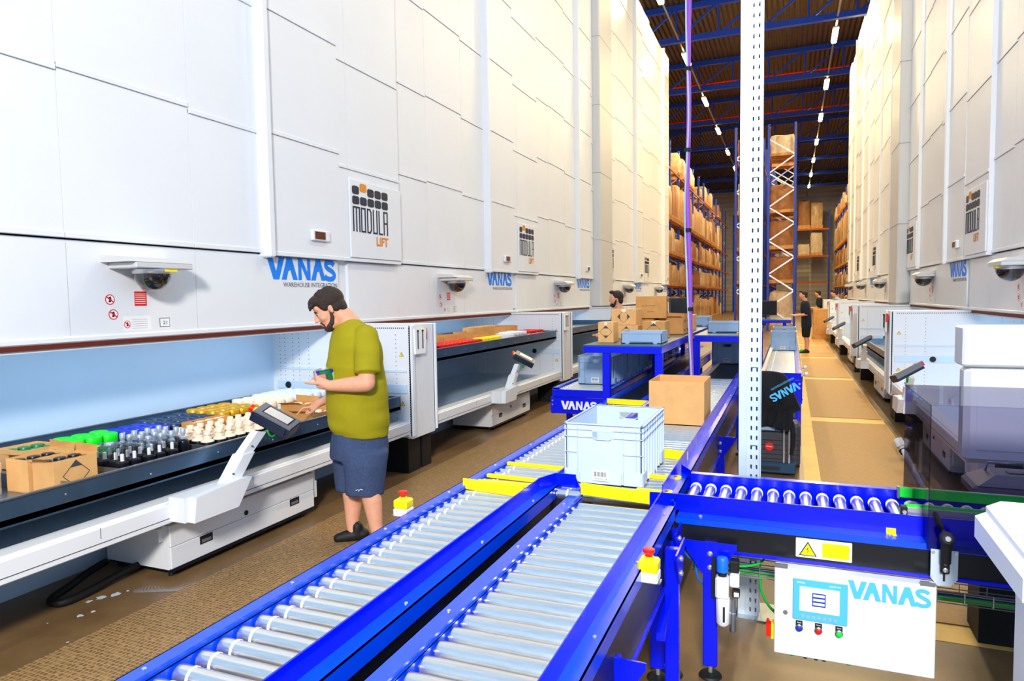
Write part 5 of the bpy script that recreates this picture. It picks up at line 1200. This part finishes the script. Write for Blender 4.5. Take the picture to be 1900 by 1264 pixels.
# head: tilted skull, face and jaw
hc = PB(611, 574, 0.0); fd = (FW * .86 + Vector((0, 0, -.50))).normalized(); ud = (Vector((0, 0, 1)) * .86 + FW * .50).normalized(); sd = LFT
HM = Matrix((fd, sd, ud)).transposed()
def HP(f, s_, u): return hc + fd * f + sd * s_ + ud * u
b.ball(HP(-.018, 0, .040), (.103, .079, .092), SKIN, 24, HM)
b.ball(HP(.035, 0, -.02), (.062, .066, .085), SKIN, 20, HM)
b.ball(HP(.026, 0, -.082), (.066, .062, .058), SKIN, 20, HM)
b.ball(HP(.062, 0, -.112), (.030, .032, .024), SKIN, 16, HM)          # chin
b.ball(HP(.066, 0, .045), (.030, .058, .038), SKIN, 16, HM)           # brow
for q in (-1, 1):
    b.ball(HP(.055, q*.040, -.030), (.030, .026, .028), SKIN, 14, HM)  # cheek
    b.ball(HP(-.008, q*.078, -.008), (.014, .008, .028), SKIN, 12, HM)   # ear
    b.limb([HP(-.016, q*.080, .018), HP(-.022, q*.088, .002), HP(-.014, q*.082, -.026)], [.006, .007, .006], SKIN, 8)
b.limb([HP(.092, 0, .022), HP(.108, 0, -.008), HP(.118, 0, -.028)], [.009, .012, .013], SKIN, 10)
for q in (-1, 1): b.ball(HP(.106, q*.011, -.032), (.011, .009, .008), SKIN, 10, HM)
b.limb([HP(.094, -.020, -.062), HP(.100, 0, -.060), HP(.094, .020, -.062)], [.006, .008, .006], SKIN, 8)
b.limb([HP(.090, -.018, -.074), HP(.096, 0, -.075), HP(.090, .018, -.074)], [.006, .009, .006], SKIN, 8)
# neck and trunk core
nk = PB(655, 612, 0); b.limb([HP(-.035, 0, -.045), PB(640, 590, 0), nk], [.066, .070, .085], SKIN, 18)
b.loft([(PB(655, 606, 0), FW*.10, LFT*.10), (PB(658, 640, 0), FW*.13, LFT*.17), (PB(660, 700, 0), FW*.16, LFT*.16), (PB(664, 780, 0), FW*.17, LFT*.15), (PB(666, 800, 0), FW*.12, LFT*.12)], SKIN)
# left arm (nearer the camera)
sL = PB(683, 640, .19); eL = PB(680, 712, .27); wL = PB(612, 716, .20)
b.limb([sL, sL.lerp(eL, .5), eL], [.050, .054, .056], SKIN, 16); b.limb([eL, eL.lerp(wL, .35), wL], [.056, .055, .036], SKIN, 16)
kL = PB(590, 709, .17); up_ = Vector((0, 0, 1)); nL = (VD * .6 + up_ * -.5).normalized()
cc = PB(602, 698, .10); cr_ = .050
fg = []
for i, (zz, dd) in enumerate(((-.018, 0), (.0, .006), (.018, .004), (.034, -.004))):
    o_ = up_ * zz; fg.append(([kL + o_*.6, cc + FW*.058 + LFT*.035 + o_, cc + FW*.056 - LFT*.028 + o_, cc + FW*.028 - LFT*.052 + o_], .0100 - .0006*i))
hand(b, wL, kL, (up_ * .9 + FW * .1).normalized(), fg, [PB(596, 712, .19), PB(580, 711, .20), PB(567, 710, .18)])
# right arm (farther), pointing
sR = PB(678, 636, -.20); eR = PB(650, 735, -.34); wR = PB(604, 743, -.47)
b.limb([sR, sR.lerp(eR, .5), eR], [.050, .052, .052], SKIN, 14); b.limb([eR, eR.lerp(wR, .4), wR], [.052, .050, .034], SKIN, 14)
kR = PB(579, 754, -.54); acr = (VD * .75 - FW * .1 + up_ * .2).normalized()
hand(b, wR, kR, acr, [([kR - acr*.022, PB(563, 757, -.54), PB(555, 765, -.55), PB(550, 771, -.56)], .0105),
      ([kR - acr*.006, PB(572, 762, -.56), PB(567, 768, -.55), PB(573, 768, -.53)], .0105), ([kR + acr*.010, PB(577, 763, -.58), PB(575, 769, -.57), PB(581, 767, -.55)], .0098),
      ([kR + acr*.026, PB(583, 762, -.60), PB(583, 768, -.59), PB(589, 766, -.57)], .009)], [PB(592, 752, -.48), PB(581, 762, -.49), PB(576, 767, -.51)])
# legs
for hp, kn_, an, b_ in (((664, 815), (650, 895), (655, 990), -.08), ((676, 815), (680, 893), (703, 1003), .10)):
    h_, k_, a_ = PB(*hp, b_), PB(*kn_, b_ + .03), PB(*an, b_ + .13); cf = k_.lerp(a_, .35) - FW * .012
    b.limb([h_.lerp(k_, .5), k_], [.066, .060], SKIN, 18); b.limb([k_, cf, k_.lerp(a_, .75), a_], [.064, .066, .046, .036], SKIN, 18)
body = remesh(b.build('body', man), .0065, 4)
# hair, beard, brows, eyes
def inlay(o): pass
h_ = MB(); h_.ball(HP(-.026, 0, .052), (.108, .086, .094), HAIR, 28, HM); h_.ball(HP(-.075, 0, -.005), (.046, .070, .075), HAIR, 20, HM); h_.ball(HP(.045, 0, .090), (.062, .070, .042), HAIR, 20, HM); h_.ball(HP(.082, 0, .078), (.034, .062, .022), HAIR, 16, HM)
for q in (-1, 1): h_.ball(HP(.018, q*.070, .045), (.030, .014, .045), HAIR, 12, HM); h_.ball(HP(-.045, q*.066, -.005), (.028, .016, .035), HAIR, 12, HM)
for i in range(60):                                        # uneven short tufts
    a = random.uniform(-1.3, 1.3); e = random.uniform(-.4, 1.4); d_ = Vector((math.cos(e) * math.cos(a) if random.random() < .4 else -abs(math.cos(e) * math.cos(a)), math.sin(a) * math.cos(e), abs(math.sin(e)))); p0 = HP(-.022 + d_.x * .104, d_.y * .084, .056 + d_.z * .092)
    h_.ball(p0, (.012, .008, .006), HAIR, 6, HM)
for i in range(9): h_.limb([HP(.085, -.05 + .0125*i, .082), HP(.108, -.05 + .0125*i, .066), HP(.114, -.05 + .0125*i, .052)], [.012, .009, .004], HAIR, 6)
remesh(h_.build('hair', man), .006, 2)
h_ = MB(); h_.ball(HP(.052, 0, -.108), (.050, .048, .032), BEARD, 18, HM); h_.ball(HP(.080, 0, -.100), (.022, .027, .028), BEARD, 14, HM); h_.limb([HP(.086, -.030, -.075), HP(.094, -.020, -.052), HP(.102, 0, -.050), HP(.094, .020, -.052), HP(.086, .030, -.075)], [.008, .007, .006, .007, .008], BEARD, 8)
for q in (-1, 1): h_.limb([HP(.062, q*.044, -.100), HP(.032, q*.060, -.085), HP(.008, q*.066, -.052), HP(.000, q*.071, -.010)], [.018, .017, .014, .008], BEARD, 10)
remesh(h_.build('beard', man), .006, 3)
for q in (-1, 1):
    e_ = MB(); e_.limb([HP(.083, q*.048, .024), HP(.094, q*.030, .030), HP(.094, q*.014, .026)], [.003, .005, .004], HAIR, 8); e_.build('eyebrow', man, smooth=60)
    e_ = MB(); e_.ball(HP(.0775, q*.031, .002), .012, WHT, 12); e_.ball(HP(.084, q*.031, -.002), .0065, HAIR, 10); e_.ball(HP(.0775, q*.031, .006), (.0138, .0135, .010), SKIN, 12, HM); e_.limb([HP(.089, q*.020, .006), HP(.0935, q*.031, .008), HP(.086, q*.044, .006)], [.002, .003, .002], HAIR, 6); e_.build('eye', man, smooth=60)
# shirt
t_ = MB()
def ring(px0, px1, y, hb, cpb=0.0):
    a = PB(px0, y, cpb); c = PB(px1, y, cpb); m0 = (a + c) / 2; return (m0, (a - c) / 2, LFT * hb)
t_.loft([ring(634, 668, 592, .075), ring(622, 684, 604, .13), ring(614, 700, 622, .185), ring(609, 708, 645, .205), ring(606, 713, 680, .205), ring(606, 717, 712, .20), ring(604, 722, 745, .205), ring(605, 725, 772, .205), ring(612, 722, 795, .20), ring(620, 720, 806, .19)], SHIRT, 32)
for s0, s1, rr_ in ((PB(680, 625, .15), PB(681, 694, .25), (.085, .082)), (PB(672, 622, -.15), PB(662, 690, -.26), (.085, .078))):
    mdp = s0.lerp(s1, .5); t_.limb([s0, mdp, s1 + (s0 - s1).normalized() * .045], [rr_[0], .088, rr_[1]], SHIRT, 20); t_.tube([mdp, s1], [.084, rr_[1] + .004], SHIRT, 20)
shirt = remesh(t_.build('olive_shirt', man), .009, 5)
for v in shirt.data.vertices:
    p = v.co; zz = p.z; nn = noise.noise(Vector((p.x*7, p.y*7, zz*5))) * .010 + noise.noise(Vector((p.x*3 + zz*9, p.y*3, zz*16))) * .008 * (1 if zz < 1.25 else .5)
    v.co = p + v.normal * nn
t_ = MB()
t_.loft([ring(616, 718, 798, .17), ring(613, 720, 825, .185), ring(613, 719, 850, .19)], SHORT, 28)
def leg_tube(pts): t_.loft([ring(a, c, y, hb, b_) for a, c, y, hb, b_ in pts], SHORT, 24)
leg_tube([(618, 690, 835, .11, -.09), (617, 682, 860, .115, -.09), (618, 676, 890, .112, -.09), (621, 672, 908, .11, -.085)])
leg_tube([(632, 720, 835, .11, .10), (634, 717, 860, .115, .115), (638, 715, 890, .108, .12), (641, 714, 917, .105, .12)])
so = remesh(t_.build('shorts', man), .010, 4)
for v in so.data.vertices:
    p = v.co; v.co = p + v.normal * (noise.noise(Vector((p.x*9, p.y*9, p.z*4))) * .014)
lg_ = MB(); a = PB(660, 911, .235); lg_.tube([a, a + RV*.010 + up_*.006, a + RV*.022 + up_*.002, a + RV*.034 + up_*.007, a + RV*.046 + up_*.001], .0022, WHT, 6); lg_.tube([a + RV*.022, a + RV*.018 - up_*.008], .002, WHT, 6); lg_.build('small_white_logo', man)
for hx, b_ in ((660, .05), (706, .23)):
    s_ = MB(); a = PB(hx, 990, b_); a.z = 0; s_.limb([a - FW*.05 + up_*.045, a + FW*.05 + up_*.042, a + FW*.12 + up_*.032], [.044, .043, .032], RUB, 16); s_.limb([a - FW*.01 + up_*.05, a - FW*.01 + up_*.10], [.045, .042], RUB, 14)
    o_ = remesh(s_.build('shoe', man), .008, 3)
    for v in o_.data.vertices:
        if v.co.z < .008: v.co.z = .008
can = thing('paint_tin', cc - up_*.052, 'small open paint tin with a green and pinkish label held in the left hand', 'tin')
ax_ = (up_ * .98 + RV * -.13).normalized(); e_ = MB(); e_.lathe(cc - ax_*.052, [(.044, 0), (.047, .003), (.047, .012)], BOLT, 28, ax_); e_.lathe(cc + ax_*.042, [(.047, 0), (.050, .003), (.050, .010), (.040, .011), (.039, .004)], BOLT, 28, ax_, mts=[BOLT, BOLT, BOLT, BOLT, CANS]); e_.build('metal_can', can, smooth=40)
PINK = mat('salmon_label', (206, 128, 112), .5); e_ = MB(); x_ = ax_.orthogonal(); y_ = ax_.cross(x_)
for k in range(24):
    a0, a1 = 2*math.pi*k/24, 2*math.pi*(k+1)/24; mt_ = (PINK, PINK, TXT, GCAN, GCAN, CANW, GCAN, PINK)[k % 8]
    vs = [cc - ax_*.040 + (x_*math.cos(a0) + y_*math.sin(a0))*.0475, cc - ax_*.040 + (x_*math.cos(a1) + y_*math.sin(a1))*.0475, cc + ax_*.042 + (x_*math.cos(a1) + y_*math.sin(a1))*.0475, cc + ax_*.042 + (x_*math.cos(a0) + y_*math.sin(a0))*.0475]
    md_ = [v.lerp(w_, .72) for v, w_ in ((vs[0], vs[3]), (vs[1], vs[2]))]; e_.add([vs[0], vs[1], md_[1], md_[0]], [(0, 1, 2, 3)], mt_); e_.add([md_[0], md_[1], vs[2], vs[3]], [(0, 1, 2, 3)], RBLU if k % 8 > 3 else GCAN)
e_.build('printed_label', can)
BAG = mat('clear_bag_plastic', (226, 226, 235), .2, alpha=.45); bg = MB(); 
for k in range(5): bg.ball(PB(577 + 3.2*k, 703 - (k % 3)*2, .13 - .02*k), (.016, .02, .013), BAG, 8)
tag(bg.build('plastic_bag', org=PB(580, 706, .12), smooth=60), 'crumpled clear plastic bag in the left hand of the man in the olive shirt', 'plastic bag')

def figure(x, y, ang, hgt, label, shirt_m, short_m, beard=False, bend=0.0, arms='down', longl=False, hairm=HAIR):
    """simple standing person; ang = heading in the floor plane"""
    t = thing('person', (x, y, 0), label, 'person'); s_ = hgt / 1.78; O = Vector((x, y, 0)); f = Vector((math.cos(ang), math.sin(ang), 0)); l = Vector((-f.y, f.x, 0)); u = Vector((0, 0, 1))
    def p(a, b_, z): 
        if z > 1.0: a += (z - 1.0) * bend
        return O + (f*a + l*b_ + u*z) * s_
    b = MB(); r = lambda v: v * s_
    b.ball(p(.02, 0, 1.66), (r(.095), r(.078), r(.115)), SKIN, 20, Matrix((f, l, u)).transposed()); b.limb([p(.09, 0, 1.66), p(.115, 0, 1.635)], [r(.010), r(.013)], SKIN, 8); b.ball(p(.06, 0, 1.575), (r(.04), r(.045), r(.035)), SKIN, 12)
    for q in (-1, 1): b.ball(p(0, q*.08, 1.65), (r(.014), r(.01), r(.028)), SKIN, 10)
    b.limb([p(-.01, 0, 1.60), p(-.02, 0, 1.46)], [r(.058), r(.07)], SKIN, 14)
    b.loft([(p(-.01, 0, 1.46), f*r(.08), l*r(.12)), (p(0, 0, 1.3), f*r(.11), l*r(.17)), (p(0, 0, 1.0), f*r(.11), l*r(.15)), (p(0, 0, .85), f*r(.11), l*r(.16))], SKIN)
    for q in (-1, 1):
        if arms == 'down': pts = [p(0, q*.20, 1.42), p(-.03, q*.25, 1.12), p(.08, q*.24, .88)]; hp = p(.10, q*.235, .80)
        else: pts = [p(0, q*.20, 1.42), p(.02, q*.25, 1.12), p(.28, q*.18, 1.08)]; hp = p(.36, q*.16, 1.09)
        b.limb(pts[:2], [r(.055), r(.042)], SKIN, 12); b.limb(pts[1:], [r(.042), r(.028)], SKIN, 12); d = (hp - pts[2]).normalized()
        b.limb([pts[2], hp], [r(.03), r(.03)], SKIN, 10)
        for k in range(4): b.limb([hp + f*r(.012)*(k - 1.5), hp + f*r(.014)*(k - 1.5) + d*r(.05), hp + f*r(.012)*(k - 1.5) + d*r(.075) - l*q*r(.012)], [r(.009), r(.008), r(.007)], SKIN, 8)
        b.limb([hp + f*r(.02), hp + f*r(.045) + d*r(.03)], [r(.010), r(.009)], SKIN, 8)
        b.limb([p(0, q*.09, .86), p(.02, q*.10, .50)], [r(.085), r(.058)], SKIN, 14); b.limb([p(.02, q*.10, .50), p(-.02, q*.10, .36), p(-.01, q*.10, .08)], [r(.056), r(.058), r(.036)], SKIN, 14)
    remesh(b.build('body', t), .010, 3)
    h = MB(); h.ball(p(-.015, 0, 1.70), (r(.10), r(.088), r(.095)), hairm, 18, Matrix((f, l, u)).transposed()); h.ball(p(-.05, 0, 1.63), (r(.05), r(.075), r(.06)), hairm, 14, Matrix((f, l, u)).transposed()); h.ball(p(.06, 0, 1.765), (r(.05), r(.06), r(.03)), hairm, 12, Matrix((f, l, u)).transposed()); remesh(h.build('hair', t), .009, 2)
    if beard: h = MB(); h.ball(p(.065, 0, 1.565), (r(.05), r(.055), r(.045)), hairm, 14); h.limb([p(.04, .07, 1.58), p(.01, .08, 1.65)], [r(.02), r(.01)], hairm, 8); h.limb([p(.04, -.07, 1.58), p(.01, -.08, 1.65)], [r(.02), r(.01)], hairm, 8); remesh(h.build('beard', t), .009, 2)
    c = MB(); c.loft([(p(-.02, 0, 1.50), f*r(.075), l*r(.09)), (p(-.01, 0, 1.44), f*r(.11), l*r(.18)), (p(0, 0, 1.3), f*r(.14), l*r(.20)), (p(0, 0, 1.05), f*r(.135), l*r(.18)), (p(0, 0, .80), f*r(.14), l*r(.19))], shirt_m, 24)
    for q in (-1, 1): e1 = p(-.02, q*.245, 1.17) if arms == 'down' else p(.01, q*.245, 1.17); c.limb([p(0, q*.18, 1.41), p(-.01, q*.225, 1.28), e1], [r(.085), r(.082), r(.076)], shirt_m, 14)
    remesh(c.build('shirt', t), .012, 3)
    c = MB(); zb = .12 if longl else .46
    c.loft([(p(0, 0, .86), f*r(.13), l*r(.17)), (p(0, 0, .74), f*r(.14), l*r(.19))], short_m, 20)
    for q in (-1, 1): c.loft([(p(0, q*.09, .80), f*r(.12), l*r(.10)), (p(.01, q*.10, .6), f*r(.105), l*r(.095)), (p(.01, q*.105, zb), f*r(.09), l*r(.085))], short_m, 18)
    remesh(c.build('trousers' if longl else 'shorts', t), .012, 3)
    for q in (-1, 1):
        c = MB(); c.limb([p(-.04, q*.10, .045), p(.06, q*.10, .042), p(.16, q*.11, .035)], [r(.044), r(.044), r(.034)], RUB, 12); c.limb([p(-.01, q*.1, .05), p(-.01, q*.1, .10)], [r(.045), r(.042)], RUB, 12); remesh(c.build('shoe', t), .010, 2)
    return t
figure(-2.42, 10.4, math.pi + .25, 1.75, 'bearded dark-haired person in a navy top behind the pile of boxes on the long table', NAVYC, NAVYC, beard=True, bend=.10, arms='fwd', longl=True)
figure(.42, 20.8, math.pi + .1, 1.74, 'person in a black T-shirt and black shorts standing in the right aisle', NAVYC, BLKC, arms='fwd', bend=.12)
figure(1.15, 30.0, math.pi - .2, 1.78, 'person with short hair far down the right aisle, left of the bending one', NAVYC, NAVYC, bend=.2, arms='fwd', longl=True)
figure(1.85, 29.5, math.pi + .3, 1.78, 'person in a pale top leaning forward far down the right aisle', TOTE2, NAVYC, bend=.45, arms='fwd', longl=True)
